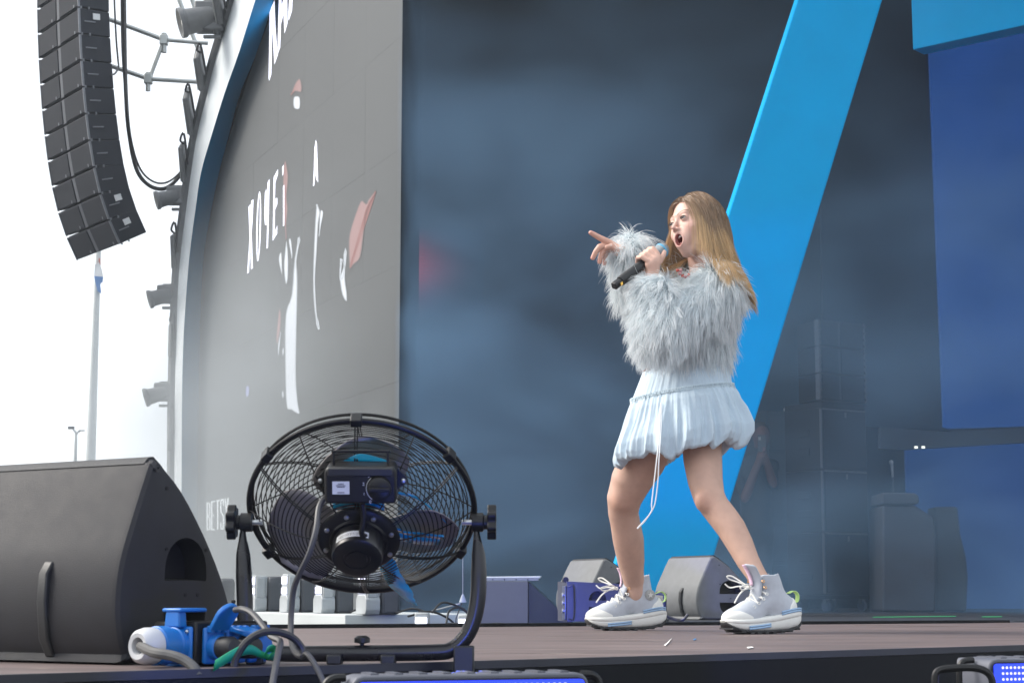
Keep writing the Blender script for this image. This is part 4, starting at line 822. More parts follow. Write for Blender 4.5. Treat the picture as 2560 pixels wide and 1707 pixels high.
# ------------------------------------------------------------------ speaker stack at the right
M_sub = mat('sub_paint', (.016, .019, .025), .6, spec=.2, var=.15, bump=.15, bscale=200); M_subg = mat('sub_grille', (.020, .024, .032), .7, spec=.2, var=.12, scale=40, bump=.2, bscale=300); M_dimgrey = mat('stack_rail', (.07, .08, .10), .5)
sk0 = PZ(2065, 1529); ka, kb = nrm([.84, .54, 0]), nrm([-.54, .84, 0])
z = .0; SW, SDp = .50, .46
dol = thing('dolly', sk0, 'wheeled dolly carrying the tall dark speaker stack', 'dolly')
KM = frame(sk0, ka, [0, 0, 1], -kb)
b = MB(KM); b.box((SW/2, .12, -SDp/2), (SW, .03, SDp)); b.build('board', M_black, dol)
for u in (.05, SW - .05):
    for v_ in (.05, SDp - .05):
        b = MB(KM); b.lathe([(.045, -.014), (.05, -.008), (.05, .008), (.045, .014)], 16, frame([u, .0505, -v_], [0, 0, 1], [0, 1, 0])); b.build('wheel', MATS['plate_blue'], dol)
        b = MB(KM); b.box((u, .085, -v_), (.04, .045, .04)); b.build('fork', M_stb, dol)
z = .137
for k, lb_ in enumerate(('lowest subwoofer in the dark speaker stack, on the wheeled dolly', 'middle subwoofer in the dark speaker stack', 'upper subwoofer in the dark speaker stack, under the line array boxes')):
    h = .515; t = thing('subwoofer', sk0 + [0, 0, z], lb_, 'subwoofer', 'subwoofers in the right hand stack')
    b = MB(KM); b.box((SW/2, z + h/2, -SDp/2), (SW, h - .004, SDp)); b.build('cabinet', M_sub, t, bevel=.006)
    b = MB(KM); b.box((SW/2, z + h/2, .006), (SW - .03, h - .045, .010)); b.build('grille', M_subg, t, bevel=.003)
    b = MB(KM); b.box((SW/2, z + h - .012, .010), (SW - .02, .010, .012)); b.build('trim', M_dimgrey, t)
    b = MB(KM); b.prism([(SW*.5, z + h - .075), (SW*.54, z + h - .075), (SW*.54, z + h - .030), (SW*.5, z + h - .030)], .0115, .014); b.build('badge', M_dimgrey, t)
    b = MB(KM); b.box((-.004, z + h/2, -.004), (.016, h - .02, .016)); b.build('corner_rail', M_dimgrey, t)
    for zz_ in (.3, .6):
        b = MB(KM); b.box((-.003, z + h*zz_, -SDp/2), (.008, .06, .16)); b.build('handle', M_sub, t, bevel=.01)
    z += h
z += .06
b = MB(KM); b.box((SW/2, z - .035, -SDp/2), (SW - .01, .05, SDp)); tag(b.build('stack_adapter', M_sub, smooth=False, bevel=.004), 'flat adapter plinth between the subwoofers and array boxes in the dark stack', 'plinth')
for k, lb_ in enumerate(('lowest of the three array speakers on the dark stack', 'middle of the three array speakers on the dark stack', 'topmost array speaker on the dark stack')):
    h = .228; t = thing('array_speaker', sk0 + [0, 0, z], lb_, 'speaker', 'array speakers on the right hand stack')
    b = MB(KM); b.prism([(0, 0), (SW, 0), (SW - .06, -.34), (.06, -.34)], z + .006, z + h - .006, np.array([[1., 0, 0, 0], [0, 0, 1, 0], [0, 1, 0, 0], [0, 0, 0, 1]])); b.build('cabinet', M_sub, t, smooth=False, bevel=.005)
    for x0, x1 in ((.016, SW*.40), (SW*.46, SW - .016)):
        b = MB(KM); b.box(((x0+x1)/2, z + h/2, .006), (x1-x0, h - .03, .012)); b.build('grille', M_subg, t, bevel=.003)
    b = MB(KM); b.box((SW*.43, z + h/2, .002), (.028, h - .03, .01)); b.build('center_strip', mat('strip_blue', (.02, .028, .045), .6), t)
    for xx in (-.004, SW + .004):
        b = MB(KM); b.box((xx, z + h/2, -.02), (.018, h - .01, .05)); b.build('rigging_rail', M_dimgrey, t)
        for q in range(4):
            b = MB(KM); b.box((xx, z + .03 + q*.055, .010), (.022, .018, .014)); b.build('rigging_pin', M_stb, t)
    z += h
# second dark stack to its left, seen from the side
s2 = PY(1926, 1524, 15.9)*[1, 1, 0]; K2 = frame(s2, nrm([.93, .37, 0]), [0, 0, 1]); 
t = thing('speaker_rack', s2, 'dark equipment rack in shadow left of the speaker stack', 'rack')
b = MB(K2); b.box((.19, .88, -.25), (.38, 1.76, .5)); b.build('cabinet', mat('rack_dark', (.018, .021, .027), .6), t, smooth=False, bevel=.006)
for q in range(5):
    b = MB(K2); b.box((.19, .25 + q*.33, .004), (.34, .30, .010)); b.build('door_panel', mat('rack_panel', (.024, .028, .036), .5), t, smooth=False, bevel=.004)
for q in range(2):
    b = MB(K2); b.box((.22 + .12*q, 1.775, -.02), (.05, .03, .03)); b.build('case_latch', M_steel, t)
b = MB(K2); b.tube([(.0, 0, .02), (.0, 1.5, .02)], .004, 6); b.build('edge_wire', M_dimgrey, t)
# covered cabinet, curved panel, microphone and small lights further right
cvY = 14.6
def pm(x, y, Y): return PY(x, y, Y)
cv = thing('covered_cabinet', PZ(2275, 1529), 'pale grey covered cabinet with a padded top right of the speaker stack', 'cabinet')
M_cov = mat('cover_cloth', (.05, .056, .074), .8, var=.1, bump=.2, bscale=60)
q = [(2206, 1262), (2288, 1262), (2334, 1293), (2341, 1340), (2340, 1529), (2206, 1529)]
b = MB(); vs, fs = quad_slab([pm(x, y, cvY) for x, y in q], .55, [0, -1, 0]); b.add(vs, fs); b.build('body', M_cov, cv, bevel=.02)
b = MB(); vs, fs = quad_slab([pm(x, y, cvY - .05) for x, y in ((2206, 1230), (2288, 1232), (2297, 1238), (2300, 1252), (2294, 1260), (2206, 1260))], .5, [0, -1, 0]); b.add(vs, fs); b.build('padded_top', M_cov, cv, bevel=.02, seg=3)
b = MB(); q = [(2338, 1266), (2395, 1266), (2402, 1335), (2416, 1390), (2421, 1440), (2417, 1527), (2338, 1527)]; vs, fs = quad_slab([pm(x, y, 15.3) for x, y in q], .3, [0, -1, 0]); b.add(vs, fs)
tag(b.build('curved_panel', mat('panel_dark', (.030, .033, .042), .7), smooth=False, bevel=.02), 'dark curved panel standing right of the covered cabinet', 'panel')  # panel in one even dark tone
ms = thing('microphone_stand', PY(2230, 1500, 15.4)*[1, 1, 0], 'microphone on a thin stand above the covered cabinet', 'microphone stand')
b = MB(); b.tube([PY(2234, 1500, 15.4)*[1, 1, 0], PY(2232, 1190, 15.4)], .008, 8); b.build('pole', M_stb, ms)
b = MB(); b.tube([PY(2232, 1192, 15.4), PY(2229, 1160, 15.4)], [.009, .014], 10); b.build('microphone_body', mat('mic_grey', (.22, .24, .27), .4), ms)
b = MB(); b.lathe([(.004, -.02), (.017, -.012), (.020, 0), (.017, .012), (.004, .020)], 14, frame(PY(2228, 1155, 15.4), [1, 0, 0], [0, 1, 0])); b.build('microphone_head', mat('mic_mesh', (.35, .37, .4), .4, metal=.6), ms)
b = MB(); b.lathe([(.11, 0), (.11, .012), (.02, .025)], 16, frame(PY(2234, 1500, 15.4)*[1, 1, 0], [1, 0, 0], [0, 1, 0])); b.build('base', M_stb, ms)
for x, lb_ in ((2289, 'left of two tiny lit lamps under the dark fascia'), (2307, 'right of two tiny lit lamps under the dark fascia')):
    p = PY(x, 1118, 16.2); t = thing('indicator_lamp', p, lb_, 'lamp', 'tiny lamps under the fascia'); b = MB(); b.box(p, (.036, .03, .028)); b.build('housing', M_stb, t); b = MB(); b.box(p + [0, -.018, 0], (.030, .004, .022)); b.build('lit_face', mat('tiny_lit', (.6, .6, .5), .4, emit=(.85, .9, .8), es=.8), t)
# litter and tape on the deck
M_wh = mat('paper_white', (.75, .75, .72), .7); M_gt = mat('green_tape', (.05, .42, .16), .6); M_bc = mat('blue_confetti', (.02, .22, .55), .4)
def chip(px, m, name, label, cat, z0=.003, grp=None):
    P_ = [PZ(x, y, z0) for x, y in px]; b = MB(); vs, fs = quad_slab(P_, .0012, [0, 0, 1]); b.add(vs, fs); return tag(b.build(name, m, smooth=False), label, cat, grp)
chip([(1660, 1611), (1667, 1606), (1676, 1597), (1679, 1594), (1673, 1603), (1664, 1612)], M_wh, 'feather', 'small white feather on the deck between the shoes', 'feather')
chip([(1733, 1597), (1738, 1595), (1741, 1596), (1736, 1598)], M_bc, 'confetti', 'blue confetti scrap on the deck between the shoes', 'confetti')
chip([(1867, 1616), (1880, 1615), (1884, 1617), (1870, 1619)], M_wh, 'confetti', 'white paper scrap on the deck in front of the right shoe', 'confetti')
chip([(2182, 1541), (2390, 1538.5), (2390, 1540), (2182, 1542)], M_gt, 'floor_tape', 'long strip of green tape on the deck in front of the speakers', 'tape', .004)
chip([(2455, 1540), (2505, 1539.5), (2505, 1541), (2455, 1541.5)], M_gt, 'floor_tape', 'short strip of green tape on the deck at far right', 'tape', .004)
# ================================================================== SINGER
def cap(P, a, b, ra, rb):
    a = np.asarray(a, float); b = np.asarray(b, float); ab = b - a; t = np.clip(((P - a) @ ab)/max(1e-12, ab @ ab), 0, 1)
    return np.linalg.norm(P - a - t[:, None]*ab, axis=1) - (ra + (rb - ra)*t)
def ell(P, c, r, R=None):
    q = P - np.asarray(c, float)
    if R is not None: q = q @ R
    r = np.asarray(r, float); k0 = np.linalg.norm(q/r, axis=1); k1 = np.linalg.norm(q/(r*r), axis=1) + 1e-9
    return k0*(k0 - 1)/k1
def smin(a, b, k):
    h = np.clip(.5 + .5*(b - a)/k, 0, 1); return b + (a - b)*h - k*h*(1 - h)
def smax(a, b, k): return -smin(-a, -b, k)
def chain_sdf(P, pts, k=.012):
    d = None
    for (a, ra), (b, rb) in zip(pts[:-1], pts[1:]):
        q = cap(P, a, b, ra, rb); d = q if d is None else np.minimum(d, q)
    return d
def surface_nets(f, lo, hi, h):
    """coarse-to-fine sampling of the field f, then naive surface nets -> verts, quads"""
    lo = np.asarray(lo, float); n = np.ceil((np.asarray(hi) - lo)/h).astype(int) + 1; n = ((n + 3)//4)*4 + 1
    nc = (n - 1)//4 + 1; ax = [lo[i] + np.arange(nc[i])*4*h for i in range(3)]
    Gc = np.stack(np.meshgrid(*ax, indexing='ij'), -1).reshape(-1, 3); dc = f(Gc).reshape(nc)
    V = np.repeat(np.repeat(np.repeat(dc, 4, 0), 4, 1), 4, 2)[:n[0], :n[1], :n[2]].copy()
    mask = np.abs(V) < 4*h*2.2
    for s in (4,):                                     # also take blocks next to the surface
        mc = np.abs(dc) < 4*h*2.4; m2 = mc.copy()
        for axx in range(3):
            sh = np.roll(m2, 1, axx); m2 = m2 | sh
        mask = np.repeat(np.repeat(np.repeat(m2 | mc, 4, 0), 4, 1), 4, 2)[:n[0], :n[1], :n[2]]
    idx = np.argwhere(mask); val = np.empty(len(idx))
    for i in range(0, len(idx), 400000): val[i:i+400000] = f(lo + idx[i:i+400000]*h)
    V[mask] = val; S = V < 0
    c = S[:-1, :-1, :-1].astype(np.int8)
    cnt = sum(S[i:n[0]-1+i, j:n[1]-1+j, k:n[2]-1+k].astype(np.int8) for i in (0, 1) for j in (0, 1) for k in (0, 1))
    act = (cnt > 0) & (cnt < 8); ids = -np.ones(act.shape, int); A = np.argwhere(act); ids[act] = np.arange(len(A))
    acc = np.zeros((len(A), 3)); num = np.zeros(len(A))
    cor = np.array([[i, j, k] for i in (0, 1) for j in (0, 1) for k in (0, 1)])
    for p in range(8):
        for q in range(p+1, 8):
            if np.abs(cor[p] - cor[q]).sum() != 1: continue
            a = V[tuple((A + cor[p]).T)]; b = V[tuple((A + cor[q]).T)]; m = (a < 0) != (b < 0)
            t = np.where(m, a/np.where(m, a - b, 1), 0); acc += np.where(m[:, None], cor[p] + t[:, None]*(cor[q] - cor[p]), 0); num += m
    verts = lo + (A + acc/np.maximum(num, 1)[:, None])*h; quads = []
    for axx in range(3):
        o1, o2 = [(1, 2), (2, 0), (0, 1)][axx]
        sl0 = [slice(None)]*3; sl1 = [slice(None)]*3; sl0[axx] = slice(0, -1); sl1[axx] = slice(1, None)
        E = np.argwhere(S[tuple(sl0)] != S[tuple(sl1)])
        E = E[(E[:, o1] > 0) & (E[:, o2] > 0) & (E[:, o1] < n[o1]-1) & (E[:, o2] < n[o2]-1)]
        if not len(E): continue
        d1 = np.zeros(3, int); d1[o1] = 1; d2 = np.zeros(3, int); d2[o2] = 1
        q = np.stack([ids[tuple((E - d1 - d2).T)], ids[tuple((E - d2).T)], ids[tuple(E.T)], ids[tuple((E - d1).T)]], 1)
        inside = S[tuple(E.T)]; q[~inside] = q[~inside][:, ::-1]; quads.append(q[(q >= 0).all(1)])
    return verts, np.concatenate(quads)
def relax(V, Q, it=3, lam=.5):
    e = np.concatenate([Q[:, [0, 1]], Q[:, [1, 2]], Q[:, [2, 3]], Q[:, [3, 0]]]); V = V.copy(); cnt = np.bincount(e.ravel(), minlength=len(V))[:, None]
    for k in range(it*2):
        acc = np.stack([np.bincount(e[:, 0], V[e[:, 1], i], len(V)) + np.bincount(e[:, 1], V[e[:, 0], i], len(V)) for i in range(3)], 1)
        V += (lam if k % 2 == 0 else -lam*1.04)*(acc/np.maximum(cnt, 1) - V)
    return V
def np_mesh(name, V, Q, m, parent, smooth=True, colors=None, attr='col'):
    me = bpy.data.meshes.new(name); k = Q.shape[1]; me.vertices.add(len(V)); me.vertices.foreach_set('co', np.asarray(V, np.float32).ravel())
    me.loops.add(Q.size); me.loops.foreach_set('vertex_index', Q.astype(np.int32).ravel()); me.polygons.add(len(Q))
    me.polygons.foreach_set('loop_start', np.arange(0, Q.size, k, dtype=np.int32)); me.update(calc_edges=True); me.validate()
    if colors is not None:
        at = me.color_attributes.new(attr, 'FLOAT_COLOR', 'POINT'); cc = np.ones((len(V), 4), np.float32); cc[:, :3] = colors; at.data.foreach_set('color', cc.ravel())
    return link_mesh(name, me, m, parent, smooth, 180)
GY = 6.25
def G(x, y, dy=0.): return PY(x, y, GY + dy)
def gpx(r): return r*GY/F
M_skin = mat('skin', rough=.46, var=.11, scale=22, attr='col', sss=.06, bump=.05, bscale=500, spec=.4)
singer = thing('person', [G(1740, 1570)[0], GY, 0], 'young singer in furry pale blue jacket, pale skirt and chunky high-top sneakers', 'person')
# ---- legs and trunk
def dyA(y): return np.interp(y, [1040, 1240, 1470], [.05, .14, .30])
def dyB(y): return np.interp(y, [1040, 1140, 1240, 1470], [-.05, -.065, -.13, -.285])
legA = [(1650, 1060, 60), (1606, 1150, 60), (1579, 1200, 53), (1561, 1245, 45), (1558, 1280, 39), (1563, 1305, 38.5), (1571, 1350, 40), (1577, 1400, 35), (1581, 1430, 29.5), (1586, 1462, 26), (1590, 1490, 26)]
legB = [(1750, 1050, 58), (1755, 1120, 51), (1757, 1150, 50), (1763, 1200, 45.5), (1772, 1240, 41), (1786, 1265, 38), (1806, 1290, 38), (1828, 1320, 37.5), (1850, 1360, 34.5), (1869, 1400, 30), (1887, 1430, 26.5), (1902, 1455, 25), (1918, 1490, 25)]
LA = [(G(x, y, dyA(y)), .965*r*(GY + dyA(y))/F) for x, y, r in legA]; LB = [(G(x, y, dyB(y)), .965*r*(GY + dyB(y))/F) for x, y, r in legB]
pelv = G(1708, 1010); chest = G(1748, 770); 
shN, elN, wrN = G(1800, 745, -.10), G(1650, 830, -.23), G(1628, 690, -.18)
shF, elF, wrF = G(1722, 745, .12), G(1600, 775, .07), G(1548, 628, -.02)
HC = G(1738, 562, -.03)
def body_sdf(P):
    d = smin(chain_sdf(P, LA), chain_sdf(P, LB), .03)
    d = smin(d, ell(P, G(1553, 1246, dyA(1246) - .04), (.030, .028, .040)), .02); d = smin(d, ell(P, G(1756, 1252, dyB(1252) - .035), (.026, .022, .034)), .02)
    d = smin(d, ell(P, pelv, (.135, .11, .13)), .04)
    d = smin(d, cap(P, pelv, chest, .095, .105), .05); d = smin(d, cap(P, G(1700, 735, .09), G(1820, 735, -.08), .055, .055), .05)
    d = smin(d, cap(P, G(1768, 735), HC + [.012, .03, -.07], .050, .044), .03)
    for a, b, c in ((shN, elN, wrN), (shF, elF, wrF)):
        d = smin(d, cap(P, a, b, .045, .036), .03); d = smin(d, cap(P, b, c, .036, .025), .02)
    return d
V1, Q1 = surface_nets(body_sdf, [.0, 5.55, .03], [1.1, 6.85, 1.35], .0065); V1 = relax(V1, Q1, 14)
# ---- head
yaw, roll, pit = math.radians(54), math.radians(14), math.radians(4)
hf = np.array([-math.sin(yaw), -math.cos(yaw), 0.]); hl = np.array([math.cos(yaw), -math.sin(yaw), 0.]); hu = np.array([0, 0, 1.])
hf, hu = hf*math.cos(pit) + hu*math.sin(pit), hu*math.cos(pit) - hf*math.sin(pit)
hl, hu = hl*math.cos(roll) + hu*math.sin(roll), hu*math.cos(roll) - hl*math.sin(roll)
HM = np.eye(4); HM[:3, 0] = hl; HM[:3, 1] = hf; HM[:3, 2] = hu; HM[:3, 3] = HC            # x = her left, y = forward, z = up
HS = 1.0
def head_sdf(P):
    X = P.copy(); X[:, 0] = np.abs(X[:, 0])                                                # mirror
    d = ell(P, (0, -.012, .018), (.0735, .092, .090))
    d = smin(d, ell(P, (0, .026, -.040), (.0585, .060, .074)), .03)
    d = smin(d, cap(X, (.050, -.004, -.052), (.013, .048, -.112), .019, .0155), .022)
    d = smin(d, ell(P, (0, .052, -.113), (.021, .019, .017)), .018)
    d = smin(d, ell(X, (.036, .050, -.036), (.027, .026, .027)), .022)
    d = smin(d, cap(X, (.0, .082, .016), (.034, .072, .020), .0085, .007), .016)
    d = smax(d, -ell(X, (.030, .098, -.004), (.018, .017, .011)), .010)                   # eye sockets
    d = smin(d, cap(P, (0, .084, .002), (0, .1075, -.034), .0046, .0068), .011)             # nose
    d = smin(d, ell(X, (.0092, .0955, -.0395), (.0058, .007, .0050)), .008)
    d = smax(d, -ell(X, (.0065, .104, -.0455), (.0036, .0045, .004)), .003)
    d = smin(d, ell(P, (0, .072, -.074), (.033, .022, .036)), .018)                         # muzzle
    a = np.arctan2(P[:, 2] + .0755, P[:, 0]); ring = np.stack([.0205*np.cos(a), .0885 - .0055*np.abs(np.cos(a))**2 - .006*np.clip(-np.sin(a), 0, 1), -.0755 + .0225*np.sin(a)], 1)
    d = smin(d, np.linalg.norm((P - ring)*[1, .85, 1], axis=1) - (.0034 + .0008*np.sin(a)**2), .006)              # lips
    d = smax(d, -ell(P, (0, .086, -.0775), (.0178, .045, .0200)), .004)                     # open mouth
    d = smin(d, np.maximum(ell(X, (.031, .0765, -.004), (.0140, .0140, .0140)), -ell(X, (.0315, .090, -.0050), (.0120, .016, .0038))), .003)
    d = smin(d, ell(X, (.075, -.004, -.022), (.008, .018, .028)), .008)
    d = smin(d, cap(P, (0, -.020, -.070), (.006, -.045, -.20), .046, .046), .02)
    return d
V2, Q2 = surface_nets(head_sdf, [-.10, -.12, -.19], [.10, .13, .125], .0021)
sk = np.array([.66, .42, .34]); c2 = np.tile(sk, (len(V2), 1))
def blend(c, w, col): return c*(1 - w[:, None]) + np.asarray(col)*w[:, None]
X2 = V2.copy(); X2[:, 0] = np.abs(X2[:, 0])
c2 = blend(c2, .35*np.exp(-(np.linalg.norm(X2 - [.040, .068, -.042], axis=1)/.018)**2), (.66, .26, .22))
c2 = blend(c2, .30*np.exp(-(np.linalg.norm(V2 - [0, .115, -.036], axis=1)/.012)**2), (.68, .28, .22))
a = np.arctan2(V2[:, 2] + .0755, V2[:, 0]); ring = np.stack([.0205*np.cos(a), .0885 - .0055*np.abs(np.cos(a))**2 - .006*np.clip(-np.sin(a), 0, 1), -.0755 + .0225*np.sin(a)], 1)
c2 = blend(c2, np.clip((.0076 - np.linalg.norm(V2 - ring, axis=1))/.0026, 0, 1), (.43, .16, .155))
inm = (((V2[:, 0]/.0172)**2 + ((V2[:, 2] + .0765)/.0192)**2) < 1) & (V2[:, 1] > .01) & (V2[:, 1] < .083); c2[inm] = (.16, .03, .03)
t_ = np.clip((X2[:, 0] - .010)/.034, 0, 1); bz = .0165 + .0085*np.sin(t_*2.2); wb = np.clip(1 - np.abs(V2[:, 2] - bz)/(.0046 - .0020*t_), 0, 1)*(X2[:, 0] > .009)*(X2[:, 0] < .045)*(V2[:, 1] > .05); c2 = blend(c2, np.clip(wb*1.6, 0, .85), (.17, .09, .05))
V2w = V2 @ HM[:3, :3].T + HM[:3, 3]
# ---- hands (built straight in world space)
def hand_far(P):
    f = lambda x, y, d=0.: G(x, y, -.03 + d)
    d = smin(cap(P, f(1524, 610), f(1552, 632), .0155, .020), cap(P, f(1524, 622, .015), f(1552, 634, .01), .014, .018), .012)
    d = smin(d, cap(P, f(1552, 630), f(1580, 650, .02), .021, .023), .012)
    for ch in ([(1518, 604, -.008, 8.2), (1498, 594, -.018, 7.4), (1484, 586, -.024, 6.6), (1477, 582, -.028, 5.6)],
               [(1517, 612, .002, 8.0), (1499, 617, -.012, 7.4), (1489, 630, -.012, 6.8), (1482, 645, -.008, 5.8)],
               [(1518, 620, .012, 7.6), (1506, 630, .0, 7.0), (1502, 643, .0, 6.4), (1499, 655, .002, 5.5)],
               [(1522, 627, .022, 6.8), (1515, 637, .012, 6.2), (1513, 648, .010, 5.6), (1511, 659, .012, 4.8)],
               [(1540, 622, -.018, 7.6), (1528, 616, -.030, 7.2), (1518, 618, -.032, 6.2)]):
        d = smin(d, chain_sdf(P, [(f(x, y, z), r/720.) for x, y, z, r in ch], .004), .005)
    return d
m0, m1 = G(1534, 716, -.24), G(1656, 625, -.135); ma = nrm(m1 - m0); mc_ = nrm(np.array([0, -1., 0]) - ma*np.dot([0, -1., 0], ma)); mp_ = np.cross(ma, mc_)
if mp_[2] < 0: mp_ = -mp_
mh = m0 + (m1 - m0)*.70
def arc(o, ang, rad): a = math.radians(ang); return mh + ma*o + (mc_*math.cos(a) + mp_*math.sin(a))*rad
def hand_near(P):
    d = cap(P, arc(.018, -28, .026), arc(-.018, -34, .027), .018, .017)
    d = smin(d, cap(P, arc(.0, -45, .030), wrN, .022, .024), .015)
    for o, r in ((.031, .0095), (.0115, .0098), (-.0075, .0092), (-.026, .0080)):
        pts = [(arc(o*.85, -5, .030), r*1.08), (arc(o, 38, .0315), r*1.02), (arc(o*1.02, 82, .029), r*.95), (arc(o*1.02, 130, .026), r*.88), (arc(o, 185, .024), r*.8), (arc(o, 225, .023), r*.72)]
        d = smin(d, chain_sdf(P, pts, .003), .0035)
    d = smin(d, chain_sdf(P, [(arc(.0, -70, .030), .013), (arc(.028, -58, .030), .0115), (arc(.050, -42, .0275), .0095), (arc(.060, -30, .025), .008)], .006), .006)
    return d
V3, Q3 = surface_nets(hand_far, np.array([G(1465, 600)[0], 6.12, G(1500, 680)[2]]), np.array([G(1592, 600)[0], 6.32, G(1500, 560)[2]]), .0018)
V4, Q4 = surface_nets(hand_near, mh - .10, mh + .09, .0018)
c1 = np.tile(np.array([.53, .335, .258]), (len(V1), 1)); hz_ = np.clip((V1[:, 2] - .9)/.1, 0, 1); c1 = blend(c1, hz_, sk)
kn = np.exp(-(np.linalg.norm(V1 - G(1553, 1246, .10), axis=1)/.04)**2) + np.exp(-(np.linalg.norm(V1 - G(1756, 1250, -.21), axis=1)/.04)**2); c1 = blend(c1, .4*np.clip(kn, 0, 1), (.50, .22, .14))
hc = np.array([.64, .37, .28]); tipc = np.array([.66, .30, .24])
c3 = np.tile(hc, (len(V3), 1)); c4 = np.tile(np.array([.66, .41, .32]), (len(V4), 1))
for p in ((1477, 582, -.058), (1482, 645, -.038), (1499, 655, -.028), (1511, 659, -.02)): c3 = blend(c3, .6*np.exp(-(np.linalg.norm(V3 - G(*p), axis=1)/.012)**2), tipc)
VV = np.concatenate([V1, V2w, V3, V4]); o2 = len(V1); o3 = o2 + len(V2); o4 = o3 + len(V3)
QQ = np.concatenate([Q1, Q2 + o2, Q3 + o3, Q4 + o4]); body = np_mesh('body', VV, QQ, M_skin, singer, colors=np.concatenate([c1, c2, c3, c4]))
# ---- eyes, lashes, teeth, tongue
M_eye = [mat('eye_white', (.62, .60, .58), .2, var=.03), mat('eye_iris', (.07, .065, .06), .15), mat('eye_pupil', (.005, .005, .005), .1), ]
M_lash = mat('lash', (.035, .022, .016), .6)
for sx in (-1, 1):
    ec = np.array([sx*.031, .0765, -.004]); gz = nrm([-.10, 1, .02]); em = frame(ec, np.cross([0, 0, 1.], gz)*-1, [0, 0, 1]); em[:3, 2] = gz; em[:3, 0] = nrm(np.cross([0, 0, 1.], gz)); em[:3, 1] = np.cross(gz, em[:3, 0])
    b = MB(HM @ em); A = np.linspace(math.pi, 0, 15)
    prof = [(.0126*math.sin(q), .0126*math.cos(q)) for q in A]; prof[0] = (.0001, prof[0][1]); prof[-1] = (.0001, prof[-1][1])
    b.lathe(prof, 24, cap=False); o = b.build('eye', M_eye, singer); cen = np.array([p.center[:] for p in o.data.polygons]); w = (HM @ em)[:3, 2]; ecw = (HM @ em)[:3, 3]
    cs = ((cen - ecw) @ w)/np.linalg.norm(cen - ecw, axis=1); o.data.polygons.foreach_set('material_index', np.where(cs > .95, 2, np.where(cs > .80, 1, 0)).astype(np.int32))
    pts = [(sx*(.031 + .0128*math.cos(q)), .0765 + .0142*math.sqrt(max(.1, 1 - (.85*math.cos(q))**2)), -.0042 + .0050*math.sin(q)) for q in np.linspace(.1, math.pi-.1, 12)]
    b = MB(HM); b.tube(pts, [.0007] + [.0014]*10 + [.0007], 5); b.build('eyelash', M_lash, singer)
    pts = [(sx*(.031 + .0122*math.cos(q)), .0762 + .0140*math.sqrt(max(.1, 1 - (.85*math.cos(q))**2)), -.0048 - .0048*math.sin(q)) for q in np.linspace(.2, math.pi-.2, 10)]
    b = MB(HM); b.tube(pts, .0005, 4); b.build('eyelash', M_lash, singer)
A = np.linspace(-1.15, 1.15, 24); b = MB(HM)
for k_, (z0, z1) in enumerate(((-.0590, -.0655),)):
    up_ = [(.0148*math.sin(q), .066 + .0145*math.cos(q), z0) for q in A]; dn_ = [(.0142*math.sin(q), .0655 + .0140*math.cos(q), z1 + .0006*(i_ % 3 == 0)) for i_, q in enumerate(A)]; b.strip(up_, dn_)
o = b.build('teeth', mat('tooth', (.74, .71, .66), .25), singer); o.modifiers.new('s', 'SOLIDIFY').thickness = .003
tv, tq = surface_nets(lambda P: smin(ell(P, (0, .060, -.0895), (.0125, .025, .006)), ell(P, (0, .04, -.088), (.014, .02, .008)), .006), [-.02, .01, -.105], [.02, .09, -.075], .002)
np_mesh('tongue', tv @ HM[:3, :3].T + HM[:3, 3], tq, mat('tongue', (.40, .13, .12), .35), singer)

# ---- furry jacket: lining mesh plus strands
slN, seN, scN = G(1792, 742, -.09), G(1650, 826, -.22), G(1632, 716, -.19)
slF, seF, scF = G(1715, 755, .12), G(1598, 722, .05), G(1568, 628, .0)
def jacket_sdf(P):
    d = ell(P, G(1745, 790, .0), (.116, .125, .160)); d = smin(d, ell(P, G(1722, 885, .0), (.128, .118, .085)), .05)
    d = smin(d, cap(P, G(1712, 722, .10), G(1790, 720, -.08), .068, .072), .04)
    d = smin(d, cap(P, slN, seN, .076, .075), .03); d = smin(d, cap(P, slF, seF, .066, .064), .03)
    for e, c, ra, rb in ((seN, scN, .074, .056), (seF, scF, .066, .062)):
        ax_ = nrm(c - e); fa_ = smax(cap(P, e, c, ra, rb), (P - c) @ ax_ - .015, .012); fa_ = smax(fa_, -cap(P, c - ax_*.03, c + ax_*.08, .034, .042), .01); d = smin(d, fa_, .03)
    d = smin(d, ell(P, G(1578, 622, .015), (.045, .045, .048)), .03)
    d = smax(d, -(P[:, 2] - G(1700, 915)[2] + .22*(P[:, 0] - G(1700, 915)[0]))*1., .012)          # hem, a little lower at the back
    d = smax(d, -cap(P, G(1736, 640, -.03), G(1752, 715, -.02), .056, .044), .012)                      # neck opening
    return d
V5, Q5 = surface_nets(jacket_sdf, [.15, 5.85, .70], [1.05, 6.58, 1.42], .0075)
M_fur = mat('fur', rough=.62, var=.0, attr='col', spec=.3, sheen=.25); M_lin = mat('jacket_lining', (.34, .39, .41), .9, var=.1)
tf = M_fur.node_tree; pb_ = tf.nodes['Principled BSDF']; tr_ = tf.nodes.new('ShaderNodeBsdfTranslucent'); mxs = tf.nodes.new('ShaderNodeMixShader'); mxs.inputs[0].default_value = .48
tf.links.new(pb_.inputs['Base Color'].links[0].from_socket, tr_.inputs['Color']); tf.links.new(pb_.outputs[0], mxs.inputs[1]); tf.links.new(tr_.outputs[0], mxs.inputs[2]); tf.links.new(mxs.outputs[0], tf.nodes['Material Output'].inputs['Surface'])
jk = np_mesh('fur_jacket', V5, Q5, M_lin, singer)
def grad(f, P, e=.004):
    g = np.stack([f(P + np.eye(3)[i]*e) - f(P - np.eye(3)[i]*e) for i in range(3)], 1); return g/np.maximum(1e-9, np.linalg.norm(g, axis=1))[:, None]
